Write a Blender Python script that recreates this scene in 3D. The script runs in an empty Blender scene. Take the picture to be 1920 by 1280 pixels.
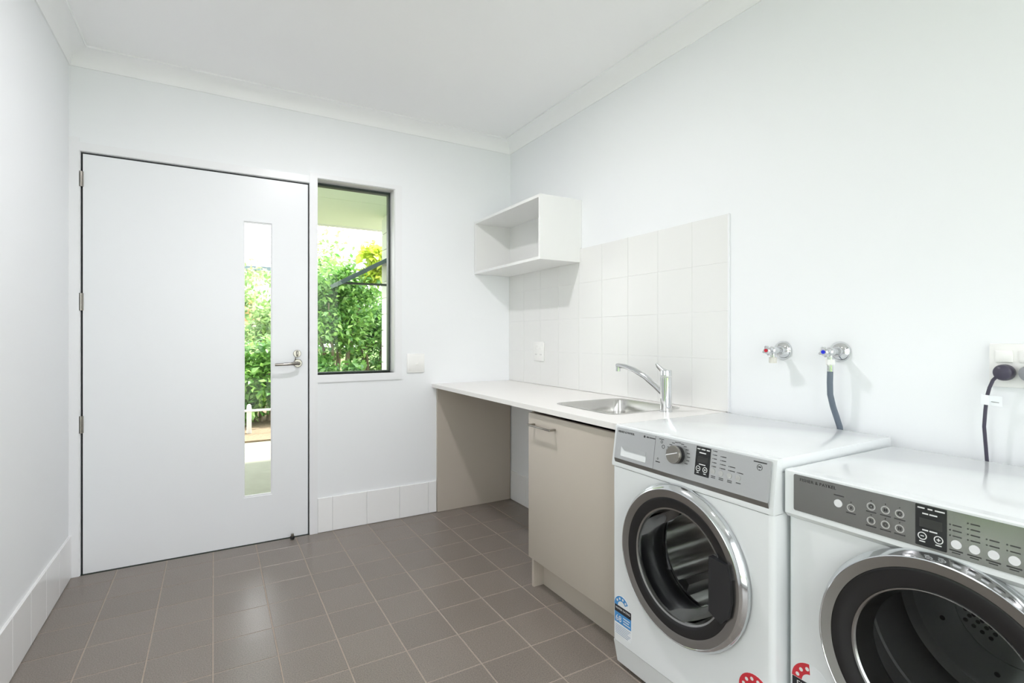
import bpy, bmesh, math, random
from mathutils import Vector, Matrix

random.seed(7)
PI = math.pi
scene = bpy.context.scene
col = scene.collection

# ------------------------------------------------------------------ camera
cam_data = bpy.data.cameras.new('camera')
cam_data.sensor_width = 36.0
cam_data.lens = 966.8028 / 1920 * 36.0
cam_data.shift_y = -(640 - 630.53) / 1920
cam_data.clip_start = 0.02
cam_data.clip_end = 200
cam = bpy.data.objects.new('camera', cam_data)
cam.location = (-1.8311, -3.1888, 1.152)
cam.rotation_euler = (PI / 2, 0, -0.5248)
col.objects.link(cam)
scene.camera = cam

# ------------------------------------------------------------------ world, sun, exposure
world = bpy.data.worlds.new('bright_overcast_sky')
scene.world = world
world.use_nodes = True
wn = world.node_tree.nodes
bg = wn['Background']
bg.inputs['Color'].default_value = (0.955, 0.955, 1.0, 1)
bg.inputs['Strength'].default_value = 4.8

sun_data = bpy.data.lights.new('sun', 'SUN')
sun_data.energy = 9.0
sun_data.angle = math.radians(3)
sun_data.color = (1.0, 0.96, 0.88)
sun = bpy.data.objects.new('sun', sun_data)
sun.rotation_euler = Vector((-0.36, -0.20, -0.91)).to_track_quat('-Z', 'Y').to_euler()
sun.location = (4, 4, 8)
col.objects.link(sun)

DOWNLIGHT_WATTS = 17.0
DOWNLIGHTS = [(-1.32, -1.24, 1.0), (-1.32, -2.75, 0.05), (-1.32, -3.9, 0.20)]

vs = scene.view_settings
vs.view_transform = 'Standard'
vs.look = 'None'
vs.exposure = 0.06
vs.gamma = 1.0
vs.use_curve_mapping = False
scene.cycles.max_bounces = 14
scene.cycles.diffuse_bounces = 8
scene.cycles.transparent_max_bounces = 12
scene.cycles.sample_clamp_indirect = 6.0
scene.cycles.use_denoising = True
scene.cycles.caustics_reflective = False
scene.cycles.caustics_refractive = False

# ------------------------------------------------------------------ materials
def srgb(r, g, b):
    f = lambda c: ((c / 255 + 0.055) / 1.055) ** 2.4 if c > 10 else c / 255 / 12.92
    return (f(r), f(g), f(b), 1)

def new_mat(name):
    m = bpy.data.materials.new(name)
    m.use_nodes = True
    return m, m.node_tree.nodes, m.node_tree.links, m.node_tree.nodes['Principled BSDF']

def pmat(name, color, rough=0.5, metal=0.0, noise=0.0, nscale=40.0, bump=0.0, bscale=200.0,
         rvar=0.0, coat=0.0, ior=1.5):
    m, N, L, p = new_mat(name)
    if len(color) == 3:
        color = (*color, 1)
    p.inputs['Base Color'].default_value = color
    p.inputs['Roughness'].default_value = rough
    p.inputs['Metallic'].default_value = metal
    p.inputs['IOR'].default_value = ior
    p.inputs['Coat Weight'].default_value = coat
    p.inputs['Coat Roughness'].default_value = 0.05
    tc = N.new('ShaderNodeTexCoord')
    if noise > 0 or rvar > 0:
        nz = N.new('ShaderNodeTexNoise')
        nz.inputs['Scale'].default_value = nscale
        nz.inputs['Detail'].default_value = 4
        L.new(tc.outputs['Object'], nz.inputs['Vector'])
    if noise > 0:
        mx = N.new('ShaderNodeMix')
        mx.data_type = 'RGBA'
        mx.inputs[6].default_value = tuple(c * (1 - noise) for c in color[:3]) + (1,)
        mx.inputs[7].default_value = tuple(min(1, c * (1 + noise)) for c in color[:3]) + (1,)
        L.new(nz.outputs['Fac'], mx.inputs[0])
        L.new(mx.outputs[2], p.inputs['Base Color'])
    if rvar > 0:
        mr = N.new('ShaderNodeMapRange')
        mr.inputs['To Min'].default_value = max(0, rough - rvar)
        mr.inputs['To Max'].default_value = rough + rvar
        L.new(nz.outputs['Fac'], mr.inputs['Value'])
        L.new(mr.outputs['Result'], p.inputs['Roughness'])
    if bump > 0:
        nb = N.new('ShaderNodeTexNoise')
        nb.inputs['Scale'].default_value = bscale
        nb.inputs['Detail'].default_value = 3
        L.new(tc.outputs['Object'], nb.inputs['Vector'])
        bp = N.new('ShaderNodeBump')
        bp.inputs['Strength'].default_value = bump
        bp.inputs['Distance'].default_value = 0.002
        L.new(nb.outputs['Fac'], bp.inputs['Height'])
        L.new(bp.outputs['Normal'], p.inputs['Normal'])
    return m

def glass_mat(name, tint=(0.97, 0.99, 0.97), refl=0.9, ior=1.45):
    m, N, L, p = new_mat(name)
    N.remove(p)
    out = N['Material Output']
    tr = N.new('ShaderNodeBsdfTransparent')
    tr.inputs['Color'].default_value = (*tint, 1)
    gl = N.new('ShaderNodeBsdfGlossy')
    gl.inputs['Roughness'].default_value = 0.01
    gl.inputs['Color'].default_value = (refl, refl, refl, 1)
    fr = N.new('ShaderNodeFresnel')
    fr.inputs['IOR'].default_value = ior
    mx = N.new('ShaderNodeMixShader')
    L.new(fr.outputs['Fac'], mx.inputs['Fac'])
    L.new(tr.outputs['BSDF'], mx.inputs[1])
    L.new(gl.outputs['BSDF'], mx.inputs[2])
    L.new(mx.outputs['Shader'], out.inputs['Surface'])
    return m

def leaf_mat(name, c1, c2, trans=0.45):
    m, N, L, p = new_mat(name)
    N.remove(p)
    out = N['Material Output']
    geo = N.new('ShaderNodeNewGeometry')
    ramp = N.new('ShaderNodeValToRGB')
    ramp.color_ramp.elements[0].color = (*c1, 1)
    ramp.color_ramp.elements[1].color = (*c2, 1)
    L.new(geo.outputs['Random Per Island'], ramp.inputs['Fac'])
    df = N.new('ShaderNodeBsdfDiffuse')
    tl = N.new('ShaderNodeBsdfTranslucent')
    gl = N.new('ShaderNodeBsdfGlossy')
    gl.inputs['Roughness'].default_value = 0.4
    gl.inputs['Color'].default_value = (0.9, 0.9, 0.9, 1)
    L.new(ramp.outputs['Color'], df.inputs['Color'])
    L.new(ramp.outputs['Color'], tl.inputs['Color'])
    m1 = N.new('ShaderNodeMixShader')
    m1.inputs['Fac'].default_value = trans
    L.new(df.outputs['BSDF'], m1.inputs[1])
    L.new(tl.outputs['BSDF'], m1.inputs[2])
    m2 = N.new('ShaderNodeMixShader')
    m2.inputs['Fac'].default_value = 0.06
    L.new(m1.outputs['Shader'], m2.inputs[1])
    L.new(gl.outputs['BSDF'], m2.inputs[2])
    L.new(m2.outputs['Shader'], out.inputs['Surface'])
    return m

def floor_tile_mat():
    m, N, L, p = new_mat('brown_grey_floor_tile')
    tc = N.new('ShaderNodeTexCoord')
    oi = N.new('ShaderNodeObjectInfo')
    n1 = N.new('ShaderNodeTexNoise'); n1.inputs['Scale'].default_value = 260; n1.inputs['Detail'].default_value = 3
    n2 = N.new('ShaderNodeTexNoise'); n2.inputs['Scale'].default_value = 9; n2.inputs['Detail'].default_value = 3
    ad = N.new('ShaderNodeVectorMath'); ad.operation = 'ADD'
    L.new(tc.outputs['Object'], ad.inputs[0])
    L.new(oi.outputs['Location'], ad.inputs[1])
    for n in (n1, n2):
        L.new(ad.outputs[0], n.inputs['Vector'])
    r1 = N.new('ShaderNodeValToRGB')
    r1.color_ramp.elements[0].position = 0.3
    r1.color_ramp.elements[1].position = 0.7
    r1.color_ramp.elements[0].color = srgb(108, 100, 94)
    r1.color_ramp.elements[1].color = srgb(144, 134, 126)
    L.new(n1.outputs['Fac'], r1.inputs['Fac'])
    hs = N.new('ShaderNodeHueSaturation')
    mr = N.new('ShaderNodeMapRange')
    mr.inputs['To Min'].default_value = 0.95
    mr.inputs['To Max'].default_value = 1.05
    L.new(oi.outputs['Random'], mr.inputs['Value'])
    L.new(mr.outputs['Result'], hs.inputs['Value'])
    L.new(r1.outputs['Color'], hs.inputs['Color'])
    L.new(hs.outputs['Color'], p.inputs['Base Color'])
    mr2 = N.new('ShaderNodeMapRange')
    mr2.inputs['To Min'].default_value = 0.24
    mr2.inputs['To Max'].default_value = 0.40
    L.new(n2.outputs['Fac'], mr2.inputs['Value'])
    L.new(mr2.outputs['Result'], p.inputs['Roughness'])
    bp = N.new('ShaderNodeBump'); bp.inputs['Strength'].default_value = 0.25; bp.inputs['Distance'].default_value = 0.001
    L.new(n1.outputs['Fac'], bp.inputs['Height'])
    L.new(bp.outputs['Normal'], p.inputs['Normal'])
    return m

M = dict(
    wall=pmat('white_wall_paint', (0.835, 0.85, 0.866), 0.6, bump=0.05, bscale=350),
    ceiling=pmat('white_ceiling_paint', (0.915, 0.915, 0.92), 0.75, bump=0.04, bscale=300),
    cornice=pmat('white_cornice_paint', (0.90, 0.905, 0.91), 0.45),
    trim=pmat('white_gloss_trim', (0.82, 0.825, 0.84), 0.35),
    door=pmat('white_door_paint', (0.82, 0.835, 0.855), 0.32, bump=0.02, bscale=120),
    floor_tile=floor_tile_mat(),
    grout=pmat('beige_floor_grout', srgb(168, 154, 142), 0.85, noise=0.15, nscale=60),
    skirt=pmat('white_skirting_tile', (0.88, 0.88, 0.88), 0.2),
    splash=pmat('white_splashback_tile', (0.79, 0.79, 0.775), 0.27, bump=0.02, bscale=14),
    wgrout=pmat('white_wall_grout', (0.80, 0.80, 0.79), 0.8),
    worktop=pmat('pale_stone_worktop', (0.83, 0.81, 0.785), 0.3, noise=0.03, nscale=300),
    taupe=pmat('taupe_laminate', srgb(186, 177, 165), 0.45, noise=0.03, nscale=500),
    melamine=pmat('white_melamine', (0.82, 0.82, 0.81), 0.35),
    steel=pmat('brushed_sink_steel', (0.62, 0.61, 0.59), 0.22, 1.0, rvar=0.05, nscale=30),
    chrome=pmat('polished_chrome', (0.72, 0.73, 0.74), 0.06, 1.0),
    nickel=pmat('satin_nickel', (0.33, 0.31, 0.28), 0.25, 1.0),
    appliance=pmat('white_appliance_enamel', (0.77, 0.79, 0.80), 0.22, coat=0.4),
    fascia_silver=pmat('silver_control_fascia', (0.56, 0.57, 0.575), 0.28, 0.75, noise=0.03, nscale=400),
    fascia_darkened=pmat('silver_fascia_dark_reflection', (0.30, 0.30, 0.29), 0.16, 0.95, noise=0.03, nscale=400),  # silver fascia; the dark floor reflection is put into the colour
    fascia_edge=pmat('silver_fascia_floor_reflection', (0.34, 0.34, 0.33), 0.28, 0.9),  # same silver as the panel, darkened to paint in the floor's reflection
    ring_satin=pmat('satin_grey_door_ring', (0.40, 0.40, 0.395), 0.25, 1.0, noise=0.04, nscale=60),
    ring_chrome=pmat('chrome_door_rim', (0.72, 0.74, 0.76), 0.10, 1.0),
    black_gloss=pmat('glossy_black_trim', (0.012, 0.012, 0.013), 0.18),
    black_plastic=pmat('black_plastic', (0.016, 0.016, 0.018), 0.4),
    display=pmat('dark_display_glass', (0.014, 0.015, 0.016), 0.15),
    display_lcd=pmat('unlit_display_segment', (0.03, 0.03, 0.03), 0.3),
    gasket=pmat('grey_rubber_gasket', (0.03, 0.03, 0.033), 0.35),
    drum=pmat('stainless_drum', (0.52, 0.52, 0.51), 0.28, 1.0),
    drum_dark=pmat('dark_grey_drum', (0.26, 0.26, 0.26), 0.38, 0.6),
    drum_mid=pmat('mid_grey_drum_steel', (0.32, 0.33, 0.33), 0.30, 0.9),
    print_dark=pmat('dark_printed_lettering', (0.035, 0.035, 0.035), 0.6),
    print_light=pmat('light_printed_lettering', (0.75, 0.75, 0.75), 0.5),
    btn_grey=pmat('pale_grey_button', (0.46, 0.46, 0.45), 0.35),
    btn_white=pmat('white_button', (0.75, 0.75, 0.77), 0.3),
    sticker=pmat('white_sticker_paper', (0.78, 0.80, 0.82), 0.45),
    sticker_blue=pmat('blue_sticker_print', srgb(70, 140, 200), 0.45),
    sticker_pale=pmat('grey_blue_sticker_text', srgb(150, 165, 185), 0.45),
    sticker_black=pmat('black_sticker_print', (0.015, 0.015, 0.02), 0.45),
    sticker_red=pmat('red_sticker_print', srgb(205, 50, 62), 0.45),
    plastic=pmat('white_plastic_plate', (0.85, 0.845, 0.825), 0.3),
    cream_plastic=pmat('cream_plastic', (0.72, 0.70, 0.64), 0.4),
    hose=pmat('grey_hose_rubber', srgb(98, 108, 120), 0.45),
    cord=pmat('dark_plum_cord', srgb(62, 58, 74), 0.4),
    plug_grey=pmat('grey_plug', srgb(140, 142, 146), 0.4),
    red=pmat('red_indicator', srgb(190, 30, 50), 0.3),
    blue=pmat('blue_indicator', srgb(30, 45, 210), 0.3),
    glass=glass_mat('clear_window_glass', ior=1.22),
    door_glass=glass_mat('washer_door_glass', (0.72, 0.73, 0.73), 0.5, 1.32),
    dryer_glass=glass_mat('dryer_door_glass', (0.85, 0.86, 0.85), 0.8, 1.22),
    alu=pmat('dark_green_grey_aluminium', srgb(62, 70, 66), 0.4, 0.3),
    gap_dark=pmat('dark_gap_shade', srgb(38, 38, 40), 0.7),  # door rebate shadow put into the colour; also slots and seams
    soffit=pmat('pale_soffit_board', srgb(226, 236, 222), 0.7),
    render_white=pmat('white_exterior_boards', (0.78, 0.78, 0.77), 0.7),
    concrete=pmat('pale_bounce_concrete', srgb(196, 196, 192), 0.85, noise=0.12, nscale=8, bump=0.2, bscale=80),
    porch=pmat('shade_darkened_porch_concrete', srgb(140, 141, 128), 0.85, noise=0.15, nscale=9, bump=0.2, bscale=80),  # darker than the pale concrete: shade under the soffit put into the colour
    mulch=pmat('brown_mulch', srgb(130, 112, 92), 0.95, noise=0.5, nscale=30, bump=0.6, bscale=60),
    lawn=pmat('green_lawn_ground', srgb(84, 112, 48), 0.95, noise=0.35, nscale=25, bump=0.6, bscale=90),
    bark=pmat('grey_brown_bark', srgb(128, 116, 98), 0.9, noise=0.35, nscale=25, bump=0.5, bscale=40),
    cream=pmat('cream_render', srgb(222, 216, 196), 0.85, noise=0.06, nscale=6),
    brick=pmat('orange_brick', srgb(214, 140, 96), 0.85, noise=0.15, nscale=12),
    roof=pmat('pale_grey_roof_sheet', srgb(185, 200, 200), 0.5),
    gutter=pmat('slate_gutter', srgb(95, 112, 122), 0.5),
    white_timber=pmat('white_painted_timber', (0.80, 0.80, 0.82), 0.6),
    leaf_a=leaf_mat('mid_green_leaves', (0.08, 0.26, 0.045), (0.36, 0.62, 0.15)),
    leaf_b=leaf_mat('pale_green_leaves', (0.20, 0.38, 0.12), (0.55, 0.72, 0.28)),
    leaf_c=leaf_mat('yellow_green_leaves', (0.40, 0.55, 0.05), (0.80, 0.85, 0.14), 0.5),
    leaf_d=leaf_mat('deep_green_leaves', (0.05, 0.19, 0.04), (0.26, 0.52, 0.12)),
)

# ------------------------------------------------------------------ geometry helpers
WPOS = {}

class B:
    """collects shapes in a local frame, builds ONE mesh object"""
    def __init__(self, mtx=None):
        self.v, self.f, self.M = [], [], mtx
    def add(self, vs, fs):
        o = len(self.v)
        self.v.extend([tuple(p) for p in vs])
        self.f.extend([tuple(i + o for i in f) for f in fs])
        return self
    def box(self, x0, x1, y0, y1, z0, z1, bev=0.0, seg=2):
        x0, x1 = sorted((x0, x1)); y0, y1 = sorted((y0, y1)); z0, z1 = sorted((z0, z1))
        if bev <= 0:
            v = [(x0, y0, z0), (x1, y0, z0), (x1, y1, z0), (x0, y1, z0), (x0, y0, z1), (x1, y0, z1), (x1, y1, z1), (x0, y1, z1)]
            return self.add(v, [(0, 3, 2, 1), (4, 5, 6, 7), (0, 1, 5, 4), (1, 2, 6, 5), (2, 3, 7, 6), (3, 0, 4, 7)])
        bm = bmesh.new()
        bmesh.ops.create_cube(bm, size=1)
        for q in bm.verts:
            q.co = Vector(((x0 + x1) / 2 + q.co.x * (x1 - x0), (y0 + y1) / 2 + q.co.y * (y1 - y0), (z0 + z1) / 2 + q.co.z * (z1 - z0)))
        bmesh.ops.bevel(bm, geom=bm.edges[:], offset=bev, segments=seg, affect='EDGES', profile=0.5)
        bm.verts.index_update()
        self.add([q.co[:] for q in bm.verts], [[q.index for q in f.verts] for f in bm.faces])
        bm.free()
        return self
    def prism(self, poly, c0, c1):
        """poly in (a,b), extruded along c"""
        n = len(poly)
        v = [(a, b, c0) for a, b in poly] + [(a, b, c1) for a, b in poly]
        f = [tuple(reversed(range(n))), tuple(range(n, 2 * n))]
        f += [(i, (i + 1) % n, n + (i + 1) % n, n + i) for i in range(n)]
        return self.add(v, f)
    def prism_y(self, poly, y0, y1):
        """poly in (x,z), extruded along y"""
        n = len(poly)
        v = [(a, y0, b) for a, b in poly] + [(a, y1, b) for a, b in poly]
        f = [tuple(range(n)), tuple(reversed(range(n, 2 * n)))]
        f += [((i + 1) % n, i, n + i, n + (i + 1) % n) for i in range(n)]
        return self.add(v, f)
    def lathe(self, prof, cu=0, cv=0, seg=48, wave=None):
        """revolve (r, c) about the local c axis at (cu, cv)"""
        v, f = [], []
        for r, c in prof:
            for k in range(seg):
                t = 2 * PI * k / seg
                rr = r + (wave(t, c) if wave else 0)
                v.append((cu + rr * math.cos(t), cv + rr * math.sin(t), c))
        for i in range(len(prof) - 1):
            for k in range(seg):
                a, b = i * seg + k, i * seg + (k + 1) % seg
                f.append((a, b, b + seg, a + seg))
        if prof[0][0] > 1e-5 and getattr(self, 'caps', True):
            pass
        return self.add(v, f)
    def disc(self, cu, cv, r, c0, c1, seg=24):
        return self.prism([(cu + r * math.cos(2 * PI * k / seg), cv + r * math.sin(2 * PI * k / seg)) for k in range(seg)], c0, c1)
    def ring(self, cu, cv, r0, r1, c0, c1, seg=32):
        self.lathe([(r0, c0), (r0, c1), (r1, c1), (r1, c0), (r0, c0)], cu, cv, seg)
        return self
    def tube(self, pts, rad, seg=12, caps=True):
        pts = [Vector(p) for p in pts]
        n = len(pts)
        if not hasattr(rad, '__len__'):
            rad = [rad] * n
        up = Vector((0, 0, 1))
        v, f = [], []
        prev = None
        for i, p in enumerate(pts):
            d = (pts[min(i + 1, n - 1)] - pts[max(i - 1, 0)]).normalized()
            if prev is None:
                a = d.cross(up)
                if a.length < 1e-3:
                    a = d.cross(Vector((1, 0, 0)))
            else:
                a = prev - d * prev.dot(d)
            a.normalize(); prev = a
            b = d.cross(a)
            for k in range(seg):
                t = 2 * PI * k / seg
                v.append(p + (a * math.cos(t) + b * math.sin(t)) * rad[i])
        for i in range(n - 1):
            for k in range(seg):
                q, r = i * seg + k, i * seg + (k + 1) % seg
                f.append((q, r, r + seg, q + seg))
        if caps:
            f.append(tuple(reversed(range(seg))))
            f.append(tuple(range((n - 1) * seg, n * seg)))
        return self.add(v, f)
    def plate_hole(self, rect, center, rfun, c0, c1, seg=72):
        """plate over rect (a0,a1,b0,b1) with a hole r=rfun(theta)"""
        a0, a1, b0, b1 = rect
        cx, cy = center
        th = [2 * PI * k / seg for k in range(seg)]
        for px, py in ((a0, b0), (a1, b0), (a1, b1), (a0, b1)):
            th.append(math.atan2(py - cy, px - cx) % (2 * PI))
        th = sorted(set(round(t, 6) for t in th))
        n = len(th)
        inn, out = [], []
        for t in th:
            c, s = math.cos(t), math.sin(t)
            r = rfun(t)
            inn.append((cx + r * c, cy + r * s))
            k = min((a1 - cx) / c if c > 1e-9 else ((a0 - cx) / c if c < -1e-9 else 1e9),
                    (b1 - cy) / s if s > 1e-9 else ((b0 - cy) / s if s < -1e-9 else 1e9))
            out.append((cx + k * c, cy + k * s))
        v = [(*p, c1) for p in inn] + [(*p, c1) for p in out] + [(*p, c0) for p in inn] + [(*p, c0) for p in out]
        f = []
        for i in range(n):
            j = (i + 1) % n
            f += [(i, n + i, n + j, j), (2 * n + j, 3 * n + j, 3 * n + i, 2 * n + i),
                  (i, j, 2 * n + j, 2 * n + i), (n + j, n + i, 3 * n + i, 3 * n + j)]
        return self.add(v, f)
    def text(self, body, u, v, size, c, depth=0.0004, align='LEFT', spacing=1.0):
        cu = bpy.data.curves.new('lettering', 'FONT')
        cu.body = body
        cu.size = size
        cu.align_x = align
        cu.space_character = spacing
        cu.extrude = depth
        cu.resolution_u = 2
        o = bpy.data.objects.new('lettering_tmp', cu)
        col.objects.link(o)
        dg = bpy.context.evaluated_depsgraph_get()
        me = bpy.data.meshes.new_from_object(o.evaluated_get(dg))
        self.add([(q.co.x + u, q.co.y + v, q.co.z + c) for q in me.vertices], [tuple(p.vertices) for p in me.polygons])
        bpy.data.objects.remove(o)
        bpy.data.curves.remove(cu)
        bpy.data.meshes.remove(me)
        return self
    def build(self, name, mat, parent=None, smooth=35, mats=None):
        vs = [Vector(p) for p in self.v]
        if self.M:
            vs = [self.M @ p for p in vs]
        lo = Vector((min(p.x for p in vs), min(p.y for p in vs), min(p.z for p in vs)))
        hi = Vector((max(p.x for p in vs), max(p.y for p in vs), max(p.z for p in vs)))
        ctr = Vector(((lo.x + hi.x) / 2, (lo.y + hi.y) / 2, lo.z))
        me = bpy.data.meshes.new(name)
        me.from_pydata([p - ctr for p in vs], [], self.f)
        bm = bmesh.new(); bm.from_mesh(me)
        bmesh.ops.recalc_face_normals(bm, faces=bm.faces[:])
        bm.to_mesh(me); bm.free()
        me.materials.append(mat)
        if smooth:
            me.polygons.foreach_set('use_smooth', [True] * len(me.polygons))
            me.set_sharp_from_angle(angle=math.radians(smooth))
        me.update()
        o = bpy.data.objects.new(name, me)
        col.objects.link(o)
        place(o, ctr, parent)
        return o

def place(o, world_pos, parent=None):
    WPOS[o.name] = Vector(world_pos)
    if parent is not None:
        o.parent = parent
        o.location = Vector(world_pos) - WPOS[parent.name]
    else:
        o.location = world_pos

def thing(name, loc, label, cat, group=None):
    o = bpy.data.objects.new(name, None)
    o.empty_display_size = 0.1
    col.objects.link(o)
    place(o, Vector(loc))
    return tag(o, label, cat, group)

def tag(o, label, cat, group=None):
    o['label'] = label
    o['category'] = cat
    if group:
        o['group'] = group
    return o

def struct(o, label=None, cat=None):
    o['kind'] = 'structure'
    if label:
        o['label'] = label
    if cat:
        o['category'] = cat
    return o

def box_obj(name, mat, parent, *a, **k):
    return B().box(*a, **k).build(name, mat, parent)

def frame(ox, oy, oz, U, V, N):
    m = Matrix.Identity(4)
    for i, ax in enumerate((U, V, N)):
        for j in range(3):
            m[j][i] = ax[j]
    m[0][3], m[1][3], m[2][3] = ox, oy, oz
    return m

def shared_piece(name, mesh, pos, parent):
    o = bpy.data.objects.new(name, mesh)
    col.objects.link(o)
    place(o, Vector(pos), parent)
    return o

def piece_mesh(name, sx, sy, sz, bev, mat):
    """bevelled slab centred on x,y with its base at z=0, few triangles"""
    b = min(bev, sx * .4, sy * .4, sz * .4)
    x, y = sx / 2, sy / 2
    v = []
    for z, i in ((0, 0), (sz - b, 0), (sz, b)):
        v += [(-x + i, -y + i, z), (x - i, -y + i, z), (x - i, y - i, z), (-x + i, y - i, z)]
    f = [(3, 2, 1, 0), (8, 9, 10, 11)]
    for L_ in (0, 4):
        for k in range(4):
            f.append((L_ + k, L_ + (k + 1) % 4, L_ + 4 + (k + 1) % 4, L_ + 4 + k))
    me = bpy.data.meshes.new(name)
    me.from_pydata(v, [], f)
    me.materials.append(mat)
    me.update()
    return me

def rrect(a0, a1, b0, b1, r, seg=5):
    pts = []
    for cx, cy, s in ((a1 - r, b0 + r, -PI / 2), (a1 - r, b1 - r, 0), (a0 + r, b1 - r, PI / 2), (a0 + r, b0 + r, PI)):
        for k in range(seg + 1):
            t = s + PI / 2 * k / seg
            pts.append((cx + r * math.cos(t), cy + r * math.sin(t)))
    return pts

# ------------------------------------------------------------------ dimensions
W = 2.428          # room width (left wall at x=-W, right wall at x=0)
YF = -4.40         # wall behind the camera
H = 2.5237         # ceiling
TILE_T = 0.008     # wall tile thickness

# ------------------------------------------------------------------ room shell
# floor: grout bed with individually laid tiles, walking surface at z=0
floor = struct(box_obj('floor', M['grout'], None, -W, 0.0, YF, 0.0, -0.06, -0.0012), 'brown grey square tiles laid on the laundry floor with pale grout', 'floor')
PX, PY, X0, Y0, GR = 0.2049, 0.2040, -1.4228, -0.9505, 0.0042
def lines(lo, hi, base, pitch):
    k0 = math.floor((lo - base) / pitch); r = [lo]
    k = k0 + 1
    while base + k * pitch < hi - 1e-4:
        if base + k * pitch > lo + 1e-4:
            r.append(base + k * pitch)
        k += 1
    return r + [hi]
xs, ys = lines(-W + 0.001, -0.001, X0, PX), lines(YF + 0.001, -0.001, Y0, PY)
tile_cache = {}
for i in range(len(xs) - 1):
    for j in range(len(ys) - 1):
        sx, sy = xs[i + 1] - xs[i] - GR, ys[j + 1] - ys[j] - GR
        if sx < 0.008 or sy < 0.008:
            continue
        key = (round(sx, 4), round(sy, 4))
        if key not in tile_cache:
            tile_cache[key] = piece_mesh('floor_tile', sx, sy, 0.010, 0.0012, M['floor_tile'])
        shared_piece('tile', tile_cache[key], ((xs[i] + xs[i + 1]) / 2, (ys[j] + ys[j + 1]) / 2, -0.010), floor)

# back wall with an opening for the door and side window
T = 0.13
DX0, DX1, WX1 = -2.390, -1.304, -0.841      # door opening / sidelight opening
wb = B()
wb.box(-W - T, DX0 - 0.0, 0, T, -0.06, H)
wb.box(DX0, DX1, 0, T, 2.075, H)
wb.box(DX1, WX1, 0, T, 2.080, H)
wb.box(DX1, WX1, 0, T, -0.06, 0.926)
wb.box(WX1, T, 0, T, -0.06, H)
struct(wb.build('wall_back', M['wall'], smooth=0), 'white painted back wall around the door and narrow window', 'wall')
struct(box_obj('wall_right', M['wall'], None, 0, T, YF - T, 0, -0.06, H), 'white painted wall behind the worktop and laundry machines', 'wall')
# left wall with a glazed sliding door opening beyond the frame's left edge
LY0, LY1, LZ = -2.80, -1.97, 2.06
wl = B()
wl.box(-W - T, -W, LY1, 0, -0.06, H)
wl.box(-W - T, -W, YF - T, LY0, -0.06, H)
wl.box(-W - T, -W, LY0, LY1, LZ, H)
struct(wl.build('wall_left', M['wall'], smooth=0), 'white painted wall on the left beside the door', 'wall')
FX0, FX1, FZ0, FZ1 = -2.28, -0.20, 0.12, 2.25      # unseen window added behind the viewpoint for fill daylight
wr = B()
wr.box(-W, FX0, YF - T, YF, -0.06, H); wr.box(FX1, 0, YF - T, YF, -0.06, H)
wr.box(FX0, FX1, YF - T, YF, -0.06, FZ0); wr.box(FX0, FX1, YF - T, YF, FZ1, H)
struct(wr.build('wall_front', M['wall'], smooth=0), 'white painted wall behind the viewpoint', 'wall')
struct(box_obj('ceiling', M['ceiling'], None, -W - T, T, YF - T, T, H, H + 0.12), 'flat white plaster ceiling', 'ceiling')

# cove cornices
CD, CP = 0.0773, 0.0817
def cove():
    pts = [(0.0, H - CD), (0.006, H - CD), (0.008, H - CD + 0.008)]
    r0x, r0z = CP - 0.010, CD - 0.014
    for k in range(9):
        t = PI / 2 * k / 8
        pts.append((0.008 + (CP - 0.016) * (1 - math.cos(t)), H - CD + 0.008 + r0z * math.sin(t)))
    pts += [(CP - 0.004, H - 0.0095), (CP, H - 0.0085), (CP, H), (0, H)]
    return pts
cv = cove()
def cornice(name, a, b, axis, sign, at, label):
    """a..b run; mitred by extending each profile point by its projection"""
    bld = B()
    n = len(cv)
    v = []
    for end, s in ((a, 1), (b, -1)):
        for d, z in cv:
            run = end + s * d * (1 if b > a else -1)
            v.append((at + sign * d, run, z) if axis == 'y' else (run, at + sign * d, z))
    f = [tuple(range(n)), tuple(reversed(range(n, 2 * n)))] + [(i, (i + 1) % n, n + (i + 1) % n, n + i) for i in range(n)]
    bld.add(v, f)
    return struct(bld.build(name, M['cornice'], smooth=25), label, 'cornice')
cornice('trim_1', -W, 0, 'x', -1, 0.0, 'white cove cornice along the top of the back wall')
cornice('trim_2', YF, 0, 'y', -1, 0.0, 'white cove cornice above the right hand wall')
cornice('trim_3', YF, 0, 'y', 1, -W, 'white cove cornice above the left wall')
cornice('trim_4', -W, 0, 'x', 1, YF, 'white cove cornice above the wall behind the viewpoint')

# tiled skirtings
SK = 0.203
def skirting(name, axis, a, b, at, sign, joints, label):
    if axis == 'x':
        base = box_obj(name, M['wgrout'], None, a, b, at, at + sign * 0.004, 0.0, SK - 0.001)
    else:
        base = box_obj(name, M['wgrout'], None, at, at + sign * 0.004, a, b, 0.0, SK - 0.001)
    struct(base, label, 'skirting')
    js = sorted([a] + [j for j in joints if a + 0.004 < j < b - 0.004] + [b])
    for i in range(len(js) - 1):
        w = js[i + 1] - js[i] - 0.0018
        key = ('sk', axis, round(w, 4), sign)
        if key not in tile_cache:
            me = piece_mesh('skirting_tile', w, SK - 0.003, 0.006, 0.0012, M['skirt'])
            # stand it upright, facing the room
            R = Matrix.Rotation(PI / 2, 4, 'X') if axis == 'x' else Matrix.Rotation(PI / 2, 4, 'Z') @ Matrix.Rotation(PI / 2, 4, 'X')
            me.transform(R)
            if (axis == 'x' and sign > 0) or (axis == 'y' and sign < 0):
                me.transform(Matrix.Rotation(PI, 4, 'Z'))
            tile_cache[key] = me
        m_ = (js[i] + js[i + 1]) / 2
        p = (m_, at + sign * 0.004, SK / 2 + 0.0015) if axis == 'x' else (at + sign * 0.004, m_, SK / 2 + 0.0015)
        shared_piece('tile', tile_cache[key], p, base)
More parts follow.
